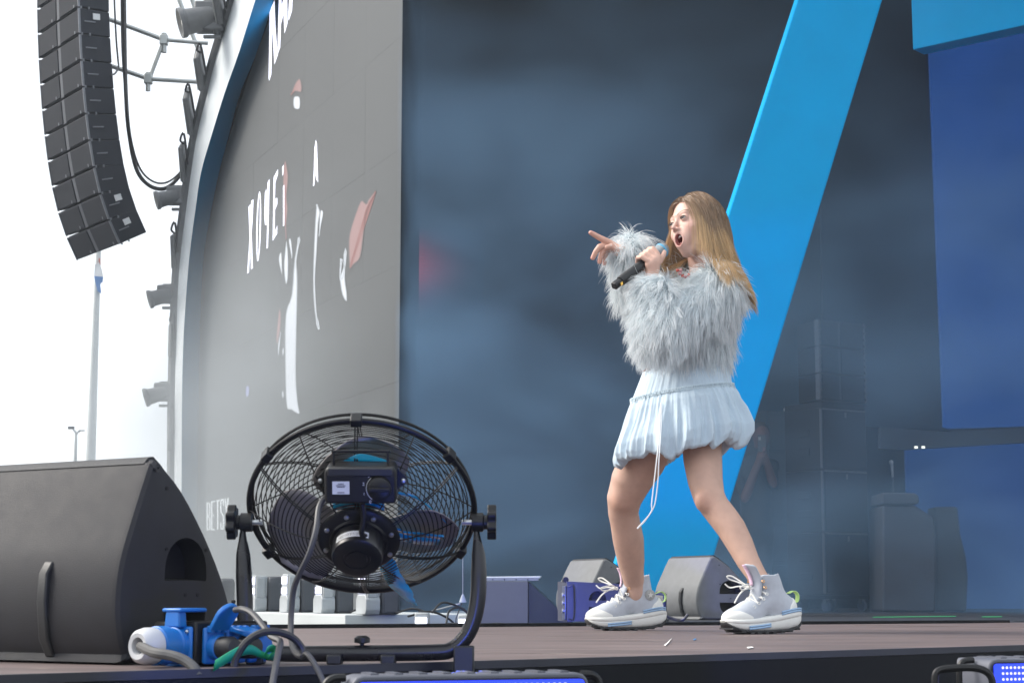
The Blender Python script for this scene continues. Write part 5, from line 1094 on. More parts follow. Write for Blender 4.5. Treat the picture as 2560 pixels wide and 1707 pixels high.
def sample(V, Q, n):
    a, b, c, d = (V[Q[:, i]] for i in range(4)); ar = np.linalg.norm(np.cross(c - a, d - b), axis=1)*.5; i = rng.choice(len(Q), n, p=ar/ar.sum()); u, v = rng.random((2, n, 1))
    return (a[i]*(1-u) + b[i]*u)*(1-v) + (d[i]*(1-u) + c[i]*u)*v
def strands(P, D0, Lg, nseg, grav, w0, cols_r, cols_t, f=None, off=.004, wave=.0, curl=None, stiff=.0, face=None):
    """P roots, D0 unit start directions, Lg lengths -> flat ribbon strip mesh arrays"""
    n = len(P); pts = [P]; d = D0.copy(); step = (Lg/nseg)[:, None]; ph = rng.random((n, 3))*6.28
    for s in range(nseg):
        gvec = grav(pts[-1], s/nseg) if callable(grav) else np.asarray(grav)
        d = d + gvec; 
        if wave: d = d + wave*np.sin(ph + s*(.9 + .4*np.sin(ph[:, :1])))
        d /= np.linalg.norm(d, axis=1)[:, None]; q = pts[-1] + d*step
        if f is not None:
            dist = f(q); bad = dist < off
            if bad.any():
                gq = grad(f, q[bad]); o_ = off[bad] if isinstance(off, np.ndarray) else off; q[bad] += gq*(o_ - dist[bad])[:, None]; d[bad] = q[bad] - pts[-1][bad]; d /= np.maximum(1e-9, np.linalg.norm(d, axis=1))[:, None]
        pts.append(q)
    PT = np.stack(pts, 1)
    if curl is not None:                                  # clump tips towards a leader strand
        lead, amt = curl; t = np.linspace(0, 1, nseg+1)[None, :, None]**1.3; PT = PT*(1 - amt[:, None, None]*t) + PT[lead]*(amt[:, None, None]*t)
    T = np.gradient(PT, axis=1); view = PT - CAM; sd_ = np.cross(T, view); rnd = rng.normal(0, .35, (n, 1, 3)); sd_ = sd_/np.maximum(1e-9, np.linalg.norm(sd_, axis=2, keepdims=True)) + rnd; sd_ /= np.linalg.norm(sd_, axis=2, keepdims=True)
    prof = np.linspace(1, 0, nseg+1)[None, :, None]**.6; wd = w0[:, None, None]*(.12 + .88*prof)
    A, B = PT - sd_*wd/2, PT + sd_*wd/2; V = np.stack([A, B], 2).reshape(-1, 3); m = nseg+1
    base = (np.arange(n)*m*2)[:, None] + (np.arange(nseg)*2)[None, :]; Q = np.stack([base, base+1, base+3, base+2], -1).reshape(-1, 4)
    tt = np.linspace(0, 1, m)[None, :, None]; col = cols_r[:, None, :]*(1-tt) + cols_t[:, None, :]*tt; col = np.repeat(col[:, :, None, :], 2, 2).reshape(-1, 3)
    return V, Q, col
nf = 46000
FP = sample(V5, Q5, nf); Nf = grad(jacket_sdf, FP); down = np.array([0, 0, -1.])
ax1 = nrm(seN - slN); ax2 = nrm(scN - seN); ax3 = nrm(scF - seF); ax4 = nrm(seF - slF)
d1 = cap(FP, slN, seN, .074, .073); d2 = cap(FP, seN, scN, .072, .056); d3 = cap(FP, seF, scF, .07, .055); d4 = cap(FP, slF, seF, .068, .07)
flow = np.tile(down, (nf, 1)).astype(float)
near = np.stack([d1, d2, d3, d4], 1); kmin = near.argmin(1); isarm = near.min(1) < .012
flow[isarm & (kmin == 0)] = ax1*.75 + down*.55; flow[isarm & (kmin == 1)] = ax2*-.1 + down*.6 + np.array([-.35, -.2, 0]); flow[isarm & (kmin == 2)] = ax3*-.15 + down*.75 + np.array([.15, 0, 0]); flow[isarm & (kmin == 3)] = ax4*.4 + down*.7
cuffN = np.exp(-(np.linalg.norm(FP - scN, axis=1)/.06)**2); flow += cuffN[:, None]*(ax2*1.2 + np.array([-.3, 0, .3]))
cl_seed = rng.integers(0, nf, 4600); cell = np.zeros(nf, int)                      # clump leaders
for i in range(0, nf, 4000):
    dd = ((FP[i:i+4000, None, :] - FP[cl_seed][None])**2).sum(2); cell[i:i+4000] = cl_seed[dd.argmin(1)]
jit = rng.normal(0, .30, (nf, 3)); jit = .45*jit + .75*jit[cell]
D0 = flow - Nf*(flow*Nf).sum(1)[:, None]*.9 + Nf*.42 + jit; D0 /= np.linalg.norm(D0, axis=1)[:, None]
Lg = rng.uniform(.045, .108, nf)*np.where(isarm & (kmin >= 1) & (kmin < 3), .85, 1.0); Lg *= np.where(cuffN > .3, .8, 1.)
shade = rng.uniform(.82, 1.10, nf)[:, None]*rng.uniform(.86, 1.08, nf)[cell][:, None]
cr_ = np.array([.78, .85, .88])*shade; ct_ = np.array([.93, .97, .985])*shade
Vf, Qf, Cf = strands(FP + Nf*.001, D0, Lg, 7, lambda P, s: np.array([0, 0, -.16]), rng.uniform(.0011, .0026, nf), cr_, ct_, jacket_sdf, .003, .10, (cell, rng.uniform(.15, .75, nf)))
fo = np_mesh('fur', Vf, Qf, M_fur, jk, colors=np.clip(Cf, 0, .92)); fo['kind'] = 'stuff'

# ---- hair
def hull(P):
    q = (P - HM[:3, 3]) @ HM[:3, :3]
    return smin(smin(ell(q, (0, -.012, .018), (.076, .095, .093)), ell(q, (0, .024, -.040), (.061, .058, .076)), .03), cap(q, (0, -.02, -.07), (.006, -.045, -.2), .048, .048), .03)
def hair_col(P): return smin(hull(P), jacket_sdf(P) - .028, .01)
nh = 15000; u = rng.normal(size=(nh*4, 3)); u /= np.linalg.norm(u, axis=1)[:, None]; L0_ = u*[.0735, .092, .090] + [0, -.012, .018]
hl_ = np.interp(L0_[:, 1], [-.11, -.03, .02, .045, .062, .085], [-.075, -.045, -.005, .045, .066, .080]); keep = L0_[:, 2] > hl_; L0_ = L0_[keep][:nh]; nh = len(L0_)
part = .004; sgn = np.where(L0_[:, 0] > part, 1., -1.); lat = np.abs(L0_[:, 0])/.07
dl = np.stack([sgn*(.95 - .55*lat), -.10 - .55*np.clip((L0_[:, 1] - .03)/.05, 0, 1)*(lat > .25), .25 - 1.1*lat], 1); Dh = dl @ HM[:3, :3].T; Dh += rng.normal(0, .05, (nh, 3)); Dh /= np.linalg.norm(Dh, axis=1)[:, None]
Rh = L0_ @ HM[:3, :3].T + HM[:3, 3]; 
offh = rng.uniform(.002, .010, nh); Lh_ = rng.uniform(.27, .345, nh)*np.where(L0_[:, 1] > .03, .86, 1.)*np.where(sgn < 0, .92, 1.)
backd = -hf*[1, 1, 0]; frontk = np.clip((L0_[:, 1] + .01)/.06, 0, 1)
def hgrav(P, s):
    return np.array([0, 0, -.50 - .2*s]) + (frontk[:, None]*backd*(.15 if s < .4 else .02)) + (0 if s < .42 else (lambda q: q/np.maximum(.02, np.linalg.norm(q, axis=1))[:, None]*.26)((P - HC - np.array([.02, .02, 0]))*[1, 1, 0]))
ldr = rng.integers(0, nh, 420); hcell = np.zeros(nh, int)
for i in range(0, nh, 3000): hcell[i:i+3000] = ldr[((Rh[i:i+3000, None] - Rh[ldr][None])**2).sum(2).argmin(1)]
sh = rng.uniform(.75, 1.2, nh)[:, None]*rng.uniform(.72, 1.22, nh)[hcell][:, None]
Vh, Qh, Ch = strands(Rh, Dh, Lh_, 22, hgrav, rng.uniform(.0007, .0015, nh), np.array([.21, .130, .082])*sh, np.array([.62, .40, .19])*sh, hair_col, offh, .012, (hcell, rng.uniform(.1, .6, nh)))
M_hair = mat('hair', rough=.36, var=.0, attr='col', spec=.55)
np_mesh('hair', Vh, Qh, M_hair, singer, colors=np.clip(Ch, 0, .9))['kind'] = 'stuff'
def scalp(P):
    d = ell(P, (0, -.014, .020), (.0755, .0935, .0915)); return smax(d, -(P[:, 2] - np.interp(P[:, 1], [-.11, -.03, .02, .045, .062, .085], [-.07, -.04, .0, .050, .070, .084])), .004)
sv, sq = surface_nets(scalp, [-.09, -.12, -.10], [.09, .10, .13], .004); np_mesh('scalp_hair', sv @ HM[:3, :3].T + HM[:3, 3], sq, mat('hair_root', (.17, .10, .06), .5, var=.2, scale=60), singer)
# ---- necklace beads and blue top
for i, (x, y) in enumerate(((1694, 676), (1700, 684), (1707, 690), (1714, 692), (1722, 688), (1702, 676))):
    b = MB(); A = np.linspace(math.pi, 0, 8); b.lathe([(max(.0001, .0062*math.sin(q)), .0062*math.cos(q)) for q in A], 12, frame(G(x, y, -.11), [1, 0, 0], [0, 1, 0]), cap=False); b.build('necklace_bead', mat('bead_red', (.55, .10, .07), .3) if i % 2 == 0 else mat('bead_pink', (.62, .32, .32), .3), singer)
tv, tq = surface_nets(lambda P: smax(np.minimum(ell(P, G(1708, 920), (.108, .102, .10)), cap(P, G(1705, 930), G(1730, 800), .10, .105)), (G(1700, 935)[2] - P[:, 2]), .004), [.3, 6.0, .74], [.9, 6.5, 1.1], .008); np_mesh('blue_top', tv, tq, mat('top_blue', (.012, .10, .24), .7, var=.2), singer)

# ---- bubble skirt
M_sk = mat('skirt_cotton', (.48, .58, .66), .8, var=.05, scale=8, bump=.45, bscale=55, sheen=.1)
rows = [(.0, (1606, 931), (1812, 893), .105, .0), (.10, (1600, 948), (1818, 908), .115, .012), (.30, (1582, 994), (1829, 957), .135, .014), (.335, (1577, 1004), (1833, 966), .140, .012), (.42, (1566, 1030), (1846, 982), .170, .035), (.62, (1545, 1078), (1870, 1020), .205, .065),
        (.80, (1530, 1118), (1886, 1056), .228, .075), (.90, (1527, 1138), (1887, 1080), .230, .075), (.96, (1532, 1152), (1878, 1098), .220, .05), (1.0, (1545, 1156), (1862, 1106), .205, .04), (1.04, (1560, 1148), (1846, 1100), .19, .03), (1.12, (1575, 1120), (1830, 1075), .18, .02)]
nt_, nv = 560, 90; TH = np.linspace(0, 2*math.pi, nt_, endpoint=False)
def rowat(v):
    vs_ = [r[0] for r in rows]; g_ = lambda k: np.interp(v, vs_, [k(r) for r in rows])
    return g_(lambda r: r[1][0]), g_(lambda r: r[1][1]), g_(lambda r: r[2][0]), g_(lambda r: r[2][1]), g_(lambda r: r[3]), g_(lambda r: r[4])
fr_ = [(13, .9, .3), (21, .7, 1.9), (34, .45, 4.1), (47, .3, .7), (8, .6, 2.2)]
rid = lambda q: 1 - 2*np.abs(np.sin(q/2))**.7
ple = sum(a*rid(n*TH + p + 1.3*np.sin(3*TH + n) + .7*np.sin(7*TH + p)) for n, a, p in fr_)/1.6
gat = sum(a*rid(n*TH + p + 2.*np.sin(5*TH + n)) for n, a, p in [(43, 1., .4), (67, .8, 2.), (29, .7, 4.)])/1.6
pl2 = sum(a*np.sin(n*TH + p*2 + .5*np.sin(2*TH + n)) for n, a, p in [(17, .8, .2), (29, .6, 1.), (41, .4, 3.), (11, .8, 5.)])/2.
lowf = np.sin(5*TH + 1.) + .7*np.sin(9*TH + 2.) + .5*np.sin(14*TH + .5)
SV = []
for v in np.linspace(0, 1.12, nv):
    x0, y0, x1, y1, dz, am = rowat(v); a_, b_ = G(x0, y0), G(x1, y1); c_ = (a_ + b_)/2; hx = (b_ - a_)/2
    tw = .35*math.sin(v*5)*0; pat = (ple*min(1, (v-.335)*3.5 + .12) + gat*.9*math.exp(-(v-.335)*5) if v > .335 else pl2*.45 + gat*.35); s_ = 1 + am*pat*(1 + .25*np.sin(7*v + 3*TH)) + .012*np.clip((v-.4)*2, 0, 1)*np.sin(23*TH + 9*v + 2*np.sin(4*TH))
    ring = c_ + np.cos(TH)[:, None]*hx*s_[:, None] + (np.sin(TH)*dz*s_)[:, None]*np.array([0, 1., 0])
    if v > .55: ring = ring + np.array([0, 0, 1.])*((v-.55)/.45*.010*(lowf + 1.2*ple*(v > .8)))[:, None]*np.clip((1.12-v)/.12, 0, 1)
    SV.append(ring)
SV = np.array(SV); ii = np.arange(nt_); Qs = np.concatenate([np.stack([i*nt_ + ii, (i+1)*nt_ + ii, (i+1)*nt_ + (ii+1) % nt_, i*nt_ + (ii+1) % nt_], 1) for i in range(nv-1)])
skirt = np_mesh('skirt', SV.reshape(-1, 3), Qs, M_sk, singer)
lv = int(round(.335/1.12*(nv-1))); lace = MB(); LR = SV[lv]; cen = LR.mean(0)
for i in range(0, nt_, 4):
    for k, (dz_, rr_) in enumerate(((.0065, .0050), (-.0055, .0062))):
        j = (i + 2*k) % nt_; p = LR[j]; o_ = nrm((p - cen)*[1, 1, 0]); tg = nrm(np.cross([0, 0, 1.], o_)); c0 = cen + (p - cen)*1.012 + [0, 0, dz_]
        lace.tube([c0 + tg*rr_*math.cos(q) + np.array([0, 0, 1.])*rr_*math.sin(q) for q in np.linspace(0, 2*math.pi, 9, endpoint=False)], .0014, 4, closed=True)
lo_ = lace.build('lace_trim', mat('lace', (.60, .70, .75), .7), skirt); lo_['kind'] = 'stuff'
wr_ = SV[0]; b = MB(); b.tube([cen*[0, 0, 0] + p + np.array([0, 0, .002 + .003*math.sin(i*2.1)]) for i, p in enumerate(wr_[::8])], .0022, 5, closed=True); b.build('waist_cord', mat('cord_brown', (.30, .13, .07), .7), skirt)
for pts in ([(1652, 1006), (1650, 1050), (1647, 1100), (1641, 1155), (1634, 1215), (1629, 1260), (1629, 1276), (1612, 1302), (1593, 1321)], [(1654, 1006), (1653, 1060), (1650, 1110), (1647, 1155), (1645, 1200), (1639, 1250), (1634, 1268), (1622, 1288), (1594, 1319)]):
    pp = catmull([G(x, y, -.160 - .09*min(1, (y-1006)/120) + .0*i) for i, (x, y) in enumerate(pts)], 6); b = MB(); b.tube(pp, .0017, 6, flat=(1.2, .6)); b.build('drawstring', mat('cord_white', (.78, .80, .82), .6), skirt)

# ---- sneakers
M_can = mat('canvas_grey', (.47, .50, .55), .85, var=.06, scale=60, bump=.25, bscale=700); M_rub = mat('rubber_white', (.74, .74, .70), .5, var=.04, scale=25); M_out = mat('outsole_black', (.02, .02, .022), .6, var=.2, bump=.3, bscale=200)
M_pad = mat('pad_blue', (.30, .46, .66), .5); M_lace2 = mat('lace_cream', (.76, .75, .70), .7); M_lime = mat('tab_lime', (.55, .78, .28), .6); M_pink2 = mat('stripe_pink', (.66, .46, .58), .6); M_brass = mat('brass', (.70, .40, .18), .3, metal=.9); M_patch = mat('patch_grey', (.36, .37, .36), .35, var=.2, scale=80)
st_x = np.array([-.150, -.143, -.125, -.085, -.03, .02, .07, .108, .133, .147]); st_w = np.array([.016, .030, .041, .045, .040, .042, .049, .046, .034, .014])
st_b = np.array([.040, .026, .013, .004, .001, .0, .0, .006, .017, .030]); st_t = np.array([.060, .072, .074, .068, .056, .050, .046, .044, .043, .042])
def shoe(P0, head, lean, medial):
    head = nrm(head); Ms = frame(P0, head, np.cross([0, 0, 1.], head)); t = bpy.data.objects.new('sneaker', None); C.objects.link(t); t.matrix_basis = Matrix.Translation(Vector(tuple(P0))); parent_to(t, singer)
    def loft(name, b_, t_, wadd, m, k=26, p=3.2):
        xs = np.linspace(st_x[0], st_x[-1], 46); vs = []
        for x in xs:
            w = np.interp(x, st_x, st_w) + wadd; lo_, hi_ = b_(x), t_(x)
            for q in np.linspace(0, 2*math.pi, k, endpoint=False):
                c, s_ = math.cos(q), math.sin(q); vs.append((x + .0, w*np.sign(c)*abs(c)**(2/p), (lo_+hi_)/2 + (hi_-lo_)/2*np.sign(s_)*abs(s_)**(2/p)))
        fs = [[i*k+j, i*k+(j+1) % k, (i+1)*k+(j+1) % k, (i+1)*k+j] for i in range(45) for j in range(k)]; fs = [f[::-1] for f in fs] + [list(range(k)), [45*k+j for j in range(k)][::-1]]
        b = MB(Ms); b.add(vs, fs); return b.build(name, m, t, ang=50)
    bb = lambda x: float(np.interp(x, st_x, st_b)); tt = lambda x: float(np.interp(x, st_x, st_t))
    loft('midsole', lambda x: bb(x) + .005, tt, 0, M_rub)
    loft('foxing', lambda x: bb(x) + .62*(tt(x) - bb(x)), lambda x: tt(x) + .003, .0028, M_rub, p=4)
    loft('outsole', bb, lambda x: bb(x) + .012, .0012, M_out)
    for k in range(9):
        x = -.12 + k*.031; b = MB(Ms); b.box((x, 0, bb(x) + .002), (.014, (np.interp(x, st_x, st_w))*2 + .004, .006)); b.build('tread', M_out, t)
    for sy in (-1, 1):
        for xa, xb, zo in ((-.143, -.055, .010), (-.012, .078, -.020)):
            for q in range(2):
                xs = np.linspace(xa, xb, 12); up = [(x, sy*(np.interp(x, st_x, st_w) + .0036), tt(x) + zo - .007*q) for x in xs]; dn = [(x, sy*(np.interp(x, st_x, st_w) + .0036), tt(x) + zo - .0062 - .007*q) for x in xs]
                b = MB(Ms); b.strip(up, dn); o = b.build('side_pad', M_pad, t); o.modifiers.new('s', 'SOLIDIFY').thickness = .003
    def up_sdf(P):
        d = ell(P, (.072, 0, .052), (.072, .043, .036)); d = smin(d, cap(P, (.05, 0, .072), (-.040, 0, .105), .034, .037), .03); d = smin(d, ell(P, (-.088, 0, .078), (.050, .040, .050)), .03)
        y = P*[1, 1.12, 1]; sh_ = cap(y, (-.062, 0, .08), (-.060 + lean, 0, .215), .046, .044); d = smin(d, sh_, .02)
        top = .190 + .35*np.clip(-.075 + lean - P[:, 0], 0, .05) - 1.15*np.clip(P[:, 0] + .040 - lean, 0, .08)
        d = smax(d, P[:, 2] - top, .004); d = smax(d, .040 - P[:, 2], .003); return smax(d, -cap(y, (-.062 + lean*.3, 0, .11), (-.060 + lean, 0, .26), .036, .040), .003)
    v, q = surface_nets(up_sdf, [-.155, -.06, .03], [.155, .06, .225], .0035); np_mesh('upper', v @ Ms[:3, :3].T + Ms[:3, 3], q, M_can, t)
    v, q = surface_nets(lambda P: smax(ell(P, (.074, 0, .050), (.0735, .0462, .035)), .078 - P[:, 0] - .5*(P[:, 2] - .06) - 4*np.abs(P[:, 1])**2*4, .004), [.04, -.06, .02], [.16, .06, .10], .0035); np_mesh('toe_cap', v @ Ms[:3, :3].T + Ms[:3, 3], q, M_rub, t)
    v, q = surface_nets(lambda P: smax(smax(smin(ell(P, (-.088, 0, .078), (.0535, .0435, .053)), cap(P*[1, 1.12, 1], (-.062, 0, .08), (-.060, 0, .13), .0485, .0485), .02), P[:, 2] - .105 - .9*(-.11 - P[:, 0]), .003), P[:, 0] + .082 + .55*(P[:, 2] - .07), .003), [-.16, -.06, .03], [-.04, .06, .16], .0035); np_mesh('heel_counter', v @ Ms[:3, :3].T + Ms[:3, 3], q, M_rub, t)
    # tongue with stripe
    tp = catmull([np.array(p) for p in ((.040, 0, .105), (.018 + lean*.3, 0, .135), (-.002 + lean*.7, 0, .168), (-.006 + lean*1.1, 0, .200), (.0 + lean*1.3, 0, .222))], 5); tv_ = []; ny_ = 9
    for i, p in enumerate(tp):
        w = .031*(1 if i < len(tp)-3 else (1, .94, .78)[i-len(tp)+3]); 
        for j in range(ny_):
            s_ = -1 + 2*j/(ny_-1); tv_.append((p[0] - .016*s_*s_, s_*w, p[2]))
    b = MB(Ms); b.add(tv_, [[i*ny_+j, i*ny_+j+1, (i+1)*ny_+j+1, (i+1)*ny_+j] for i in range(len(tp)-1) for j in range(ny_-1)]); o = b.build('tongue', M_can, t); o.modifiers.new('s', 'SOLIDIFY').thickness = .005
    b = MB(Ms); A_, B_ = [], []
    for p in tp[8:]: A_.append((p[0] + .0042, -.009, p[2])); B_.append((p[0] + .0042, .009, p[2]))
    b.strip(A_, B_); sp2 = b.build('tongue_stripe', M_pink2, t); sp2.modifiers.new('s', 'SOLIDIFY').thickness = .0015
    # laces, eyelets, bow
    ey = [(.062, .072), (.045, .083), (.028, .095), (.013, .109), (.0, .125), (-.012 + lean*.4, .146), (-.018 + lean*.7, .166)]
    def surf(x, z, sy): return np.array([x, sy*(.030 + .006*(z > .10)), z])
    for k, (x, z) in enumerate(ey):
        for sy in (-1, 1):
            p = surf(x, z, sy); n_ = nrm([.35, sy*1., .35]); R_ = np.eye(4); R_[:3, 2] = n_; R_[:3, 0] = nrm(np.cross([0, 0, 1.], n_)); R_[:3, 1] = np.cross(n_, R_[:3, 0]); R_[:3, 3] = p + n_*.004
            b = MB(Ms @ R_); b.tube([(.0042*math.cos(q), .0042*math.sin(q), .003) for q in np.linspace(0, 2*math.pi, 12, endpoint=False)], .0014, 5, closed=True); b.build('eyelet', M_brass if k > 4 else M_rub, t)
    for k in range(5):
        x0, z0 = ey[k]; x1, z1 = ey[min(k+1, 4)]
        for sy in (-1, 1):
            if k == 4: pth = [surf(x0, z0, -1)*[1, sy, 1] + [.004, 0, .004], np.array([x0 + .018, 0, z0 + .020])]
            else: pth = [surf(x0, z0, sy) + [.004, 0, .004], np.array([(x0+x1)/2 + .012, 0, (z0+z1)/2 + .0235 + .001*sy]), surf(x1, z1, -sy) + [.004, 0, .004]]
            b = MB(Ms); b.tube(catmull(pth, 6), .0030, 6); b.build('lace', M_lace2, t)
    kx = np.array([.026 + lean*.3, 0, .148])
    for lp in ([(0, 0, 0), (.02, .02, .010), (.055, .045, .006), (.072, .050, .0), (.060, .042, -.008), (.022, .014, -.004), (0, 0, 0)], [(0, 0, 0), (.02, -.02, .014), (.045, -.045, .026), (.055, -.050, .036), (.040, -.040, .036), (.014, -.012, .012), (0, 0, 0)], [(0, 0, 0), (.030, .018, -.004), (.062, .030, -.022), (.085, .034, -.050)], [(0, 0, 0), (.030, -.016, .004), (.050, -.040, .0), (.064, -.050, .012)]):
        b = MB(Ms); b.tube([kx + np.array(p) for p in catmull(lp, 6)], .0027, 6); b.build('bow_loop', M_lace2, t)
    b = MB(Ms); A = np.linspace(math.pi, 0, 7); b.lathe([(max(.0003, .0065*math.sin(q)), .0065*math.cos(q)) for q in A], 10, frame(kx, [1, 0, 0], [0, 1, 0]), cap=False); b.build('knot', M_lace2, t)
    hp = catmull([(-.112, 0, .128), (-.134, 0, .136), (-.149, 0, .124), (-.146, 0, .104), (-.128, 0, .100)], 6); A_ = [np.array(p) + [0, -.010, 0] for p in hp]; B_ = [np.array(p) + [0, .010, 0] for p in hp]
    b = MB(Ms); b.strip(A_, B_); o = b.build('heel_tab', M_lime, t); o.modifiers.new('s', 'SOLIDIFY').thickness = .0022
    if medial:
        for sy in (1,):
            R_ = np.eye(4); n_ = np.array([-.18, sy*1., -.05]); n_ = nrm(n_); R_[:3, 2] = n_; R_[:3, 0] = nrm(np.cross([0, 0, 1.], n_)); R_[:3, 1] = np.cross(n_, R_[:3, 0]); R_[:3, 3] = (-.082, sy*.0425, .125)
            b = MB(Ms @ R_); b.lathe([(.019, -.004), (.019, .0012), (.017, .0022)], 24); pt2 = b.build('round_patch', M_patch, t)
            b = MB(Ms @ R_); b.prism([((.0115 if i % 2 == 0 else .0046)*math.sin(i*math.pi/5), (.0115 if i % 2 == 0 else .0046)*math.cos(i*math.pi/5)) for i in range(10)], .0022, .0034); b.build('star', M_rub, t)
    return t
pA = PZ(1561, 1573); shoe(np.array([G(1563, 1500, .30)[0], GY + .30, .001]), [-.97, -.20, 0], .018, True)
shoe(np.array([PY(1900, 1500, GY - .30)[0], GY - .30, .001]), [-.88, -.46, 0], .045, False)

# ---- microphone in her hand
mic = thing('microphone', m0, 'black handheld microphone with a silver mesh head held to the singer\'s mouth', 'microphone')
MM = frame(m0, mc_, mp_); MM[:3, 2] = ma; MM[:3, 0] = mc_; MM[:3, 1] = np.cross(ma, mc_); Lm = float(np.linalg.norm(m1 - m0))
M_micb = mat('mic_black', (.010, .010, .011), .32, var=.1)
b = MB(MM); b.lathe([(.0165, .034), (.0178, .038), (.0178, Lm*.62), (.0195, Lm*.78), (.0205, Lm*.82)], 24); b.build('handle', M_micb, mic)
b = MB(MM); b.prism([(.0135*math.cos(q)*(1 + .10*math.cos(4*q)), .0135*math.sin(q)*(1 + .10*math.cos(4*q))) for q in np.linspace(0, 2*math.pi, 28, endpoint=False)], .0, .034); tail = b.build('battery_tail', M_micb, mic, bevel=.003)
for k in range(5):
    a = math.radians(30 + k*11); b = MB(MM); b.box((.0141*math.cos(a), .0141*math.sin(a), .026), (.003, .0018, .010)); b.build('gold_contact', mat('gold', (.85, .52, .12), .25, metal=.9), tail)
M_mesh = mat('mic_mesh_silver', (.30, .33, .35), .45, metal=.7, var=.5, scale=900, bump=.8, bscale=900)
b = MB(MM); A = np.linspace(0, 1, 12); b.lathe([(.020, Lm*.82), (.0235, Lm*.86), (.0252, Lm*.93), (.0255, Lm*.965)], 28, cap=False); b.build('mesh_grille', M_mesh, mic)
b = MB(MM); b.lathe([(.0258, Lm*.965), (.0266, Lm*.972), (.0266, Lm*.995), (.0258, Lm*1.0)], 28); b.build('blue_ring', mat('ring_blue', (.10, .36, .55), .4), mic)
b = MB(MM); b.lathe([(.0255*math.cos(q), Lm*1.0 + .022*math.sin(q)) for q in np.linspace(0, math.pi/2 - .02, 9)], 28); b.build('mesh_dome', M_mesh, mic)

# ================================================================== person filming in the shade
ph = thing('person', PY(1890, 1525, 15.6)*[1, 1, 0], 'person in dark clothes filming with a phone in the shade beside the beam', 'person')
def q_(x, y, d=0.): return PY(x, y, 15.6 + d)
hd_c = q_(1903, 1086)
def p2(P):
    d = ell(P, hd_c, (.078, .095, .112)); d = smin(d, cap(P, hd_c + [0, .02, -.08], q_(1893, 1150, .05), .05, .055), .03)
    d = smin(d, cap(P, q_(1850, 1165, .05), q_(1930, 1165, .05), .065, .065), .04); d = smin(d, cap(P, q_(1890, 1180, .05), q_(1890, 1330, .05), .14, .13), .06)
    d = smin(d, chain_sdf(P, [(q_(1842, 1170, .05), .055), (q_(1862, 1245, -.12), .043), (q_(1900, 1145, -.24), .03)]), .03); d = smin(d, chain_sdf(P, [(q_(1930, 1170, .05), .055), (q_(1935, 1215, -.1), .043), (q_(1912, 1142, -.24), .03)]), .03)
    for x in (1868, 1912): d = smin(d, chain_sdf(P, [(q_(x, 1330, .05), .085), (q_(x, 1430, .02), .06), (np.array([q_(x, 1500)[0], 15.6, .05]), .045)]), .03); d = smin(d, cap(P, np.array([q_(x, 1500)[0], 15.62, .04]), np.array([q_(x, 1500)[0], 15.44, .035]), .04, .033), .02)
    for k in range(4): d = smin(d, cap(P, q_(1897, 1120 + k*7, -.25), q_(1914, 1118 + k*7, -.29), .011, .009), .004)
    return smin(d, cap(P, q_(1900, 1140, -.24), q_(1908, 1128, -.24), .03, .032), .01)
v, q = surface_nets(p2, [q_(1800, 1100)[0], 15.1, -.02], [q_(1990, 1100)[0], 15.95, 1.72], .011)
cc = np.tile(np.array([.012, .013, .016]), (len(v), 1)); skn = (np.linalg.norm(v - hd_c, axis=1) < .125) | (v[:, 1] < 15.46) & (v[:, 2] > .9); cc[skn] = (.13, .055, .04); cc[(np.linalg.norm(v - hd_c - [0, .03, .05], axis=1) < .105)] = (.03, .02, .015)
np_mesh('body', v, q, mat('person_skin_cloth', rough=.7, attr='col', var=.05), ph, colors=cc)
pn = thing('phone', q_(1905, 1112, -.30), 'small phone held up by the person in the shade', 'phone'); b = MB(); b.box(q_(1905, 1108, -.275), (.072, .009, .145)); b.build('body', mat('phone_black', (.03, .03, .035), .3), pn, bevel=.004)
b = MB(); b.box(q_(1899, 1096, -.283), (.022, .004, .03)); b.build('camera_bump', mat('phone_grey', (.25, .26, .28), .3), pn, bevel=.002)
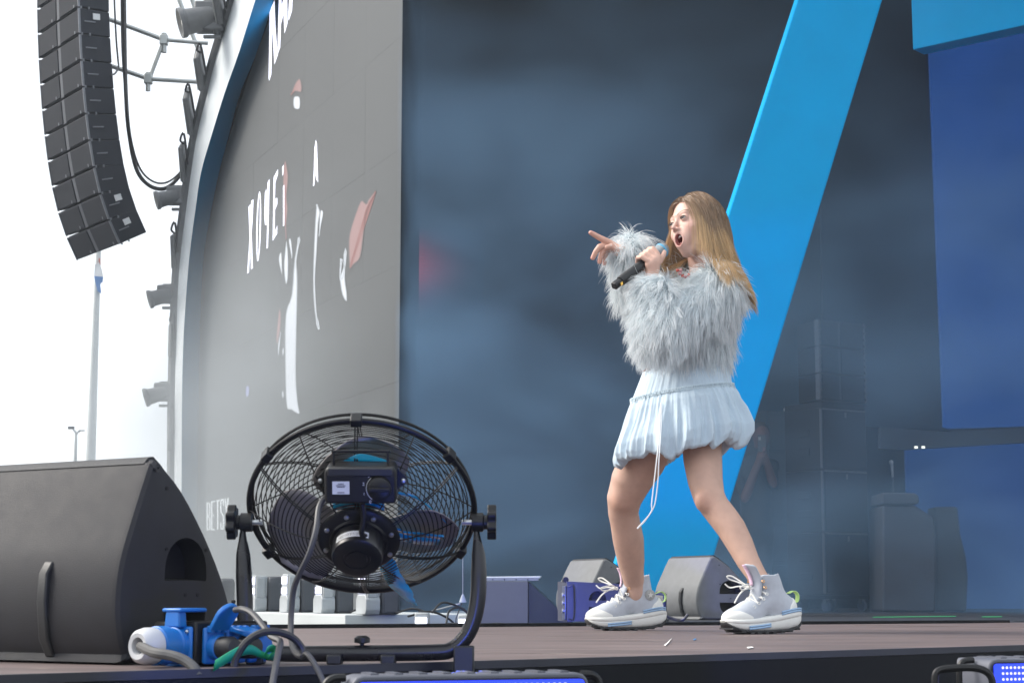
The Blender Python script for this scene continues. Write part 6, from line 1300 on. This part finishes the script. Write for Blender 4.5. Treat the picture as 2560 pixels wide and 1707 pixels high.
# ================================================================== AIR
def volume(name, lo, hi, dens, col, aniso=.2, noise=None, M=None):
    b = MB(M); lo = np.array(lo, float); hi = np.array(hi, float); b.box((lo+hi)/2, hi-lo); m = bpy.data.materials.new(name); m.use_nodes = True; t = m.node_tree; t.nodes.clear()
    o = t.nodes.new('ShaderNodeOutputMaterial'); v = t.nodes.new('ShaderNodeVolumePrincipled'); v.inputs['Color'].default_value = (*col, 1); v.inputs['Density'].default_value = dens; v.inputs['Anisotropy'].default_value = aniso
    t.links.new(v.outputs[0], o.inputs['Volume'])
    if noise:
        tc = t.nodes.new('ShaderNodeTexCoord'); mp = t.nodes.new('ShaderNodeMapping'); mp.inputs['Scale'].default_value = noise['scale']; mp.inputs['Location'].default_value = noise.get('loc', (0, 0, 0))
        n = t.nodes.new('ShaderNodeTexNoise'); n.inputs['Scale'].default_value = 1.0; n.inputs['Detail'].default_value = 2; n.inputs['Roughness'].default_value = .5; n.inputs['Distortion'].default_value = .6
        r = t.nodes.new('ShaderNodeMapRange'); r.inputs[1].default_value = noise['lo']; r.inputs[2].default_value = noise['hi']; r.inputs[3].default_value = noise.get('min', 0) ; r.inputs[4].default_value = dens
        sp = t.nodes.new('ShaderNodeSeparateXYZ'); h = t.nodes.new('ShaderNodeMapRange'); h.inputs[1].default_value = noise['z0']; h.inputs[2].default_value = noise['z1']; h.inputs[3].default_value = 1.; h.inputs[4].default_value = noise['ztop']
        mu = t.nodes.new('ShaderNodeMath'); mu.operation = 'MULTIPLY'
        for a_, b_ in ((tc.outputs['Object'], mp.inputs['Vector']), (mp.outputs[0], n.inputs['Vector']), (n.outputs['Fac'], r.inputs[0]), (tc.outputs['Object'], sp.inputs[0]), (sp.outputs['Z'], h.inputs[0]), (r.outputs[0], mu.inputs[0]), (h.outputs[0], mu.inputs[1]), (mu.outputs[0], v.inputs['Density'])): t.links.new(a_, b_)
    ob = b.build(name, m, smooth=False); ob['kind'] = 'stuff'; return ob
volume('haze', (-66, -34, -2.5), (66, 99, 13), .0016, (.85, .92, 1.0), .1)
volume('stage_smoke', (-.80, 12.1, -.05), (7.5, 16.35, 4.8), .36, (.34, .62, 1.0), .0, dict(scale=(.62, .62, 1.05), loc=(3.1, 1.7, .4), lo=.42, hi=.70, min=.03, z0=0., z1=4.8, ztop=.22))
volume('screen_smoke', (-9.6, -.05, .004), (-.05, 4.6, 1.15), .60, (.88, .95, 1.0), .0, dict(scale=(.35, .35, .5), loc=(1.1, 2.7, .4), lo=.25, hi=.75, min=.05, z0=0.0, z1=4.2, ztop=.0), FM)
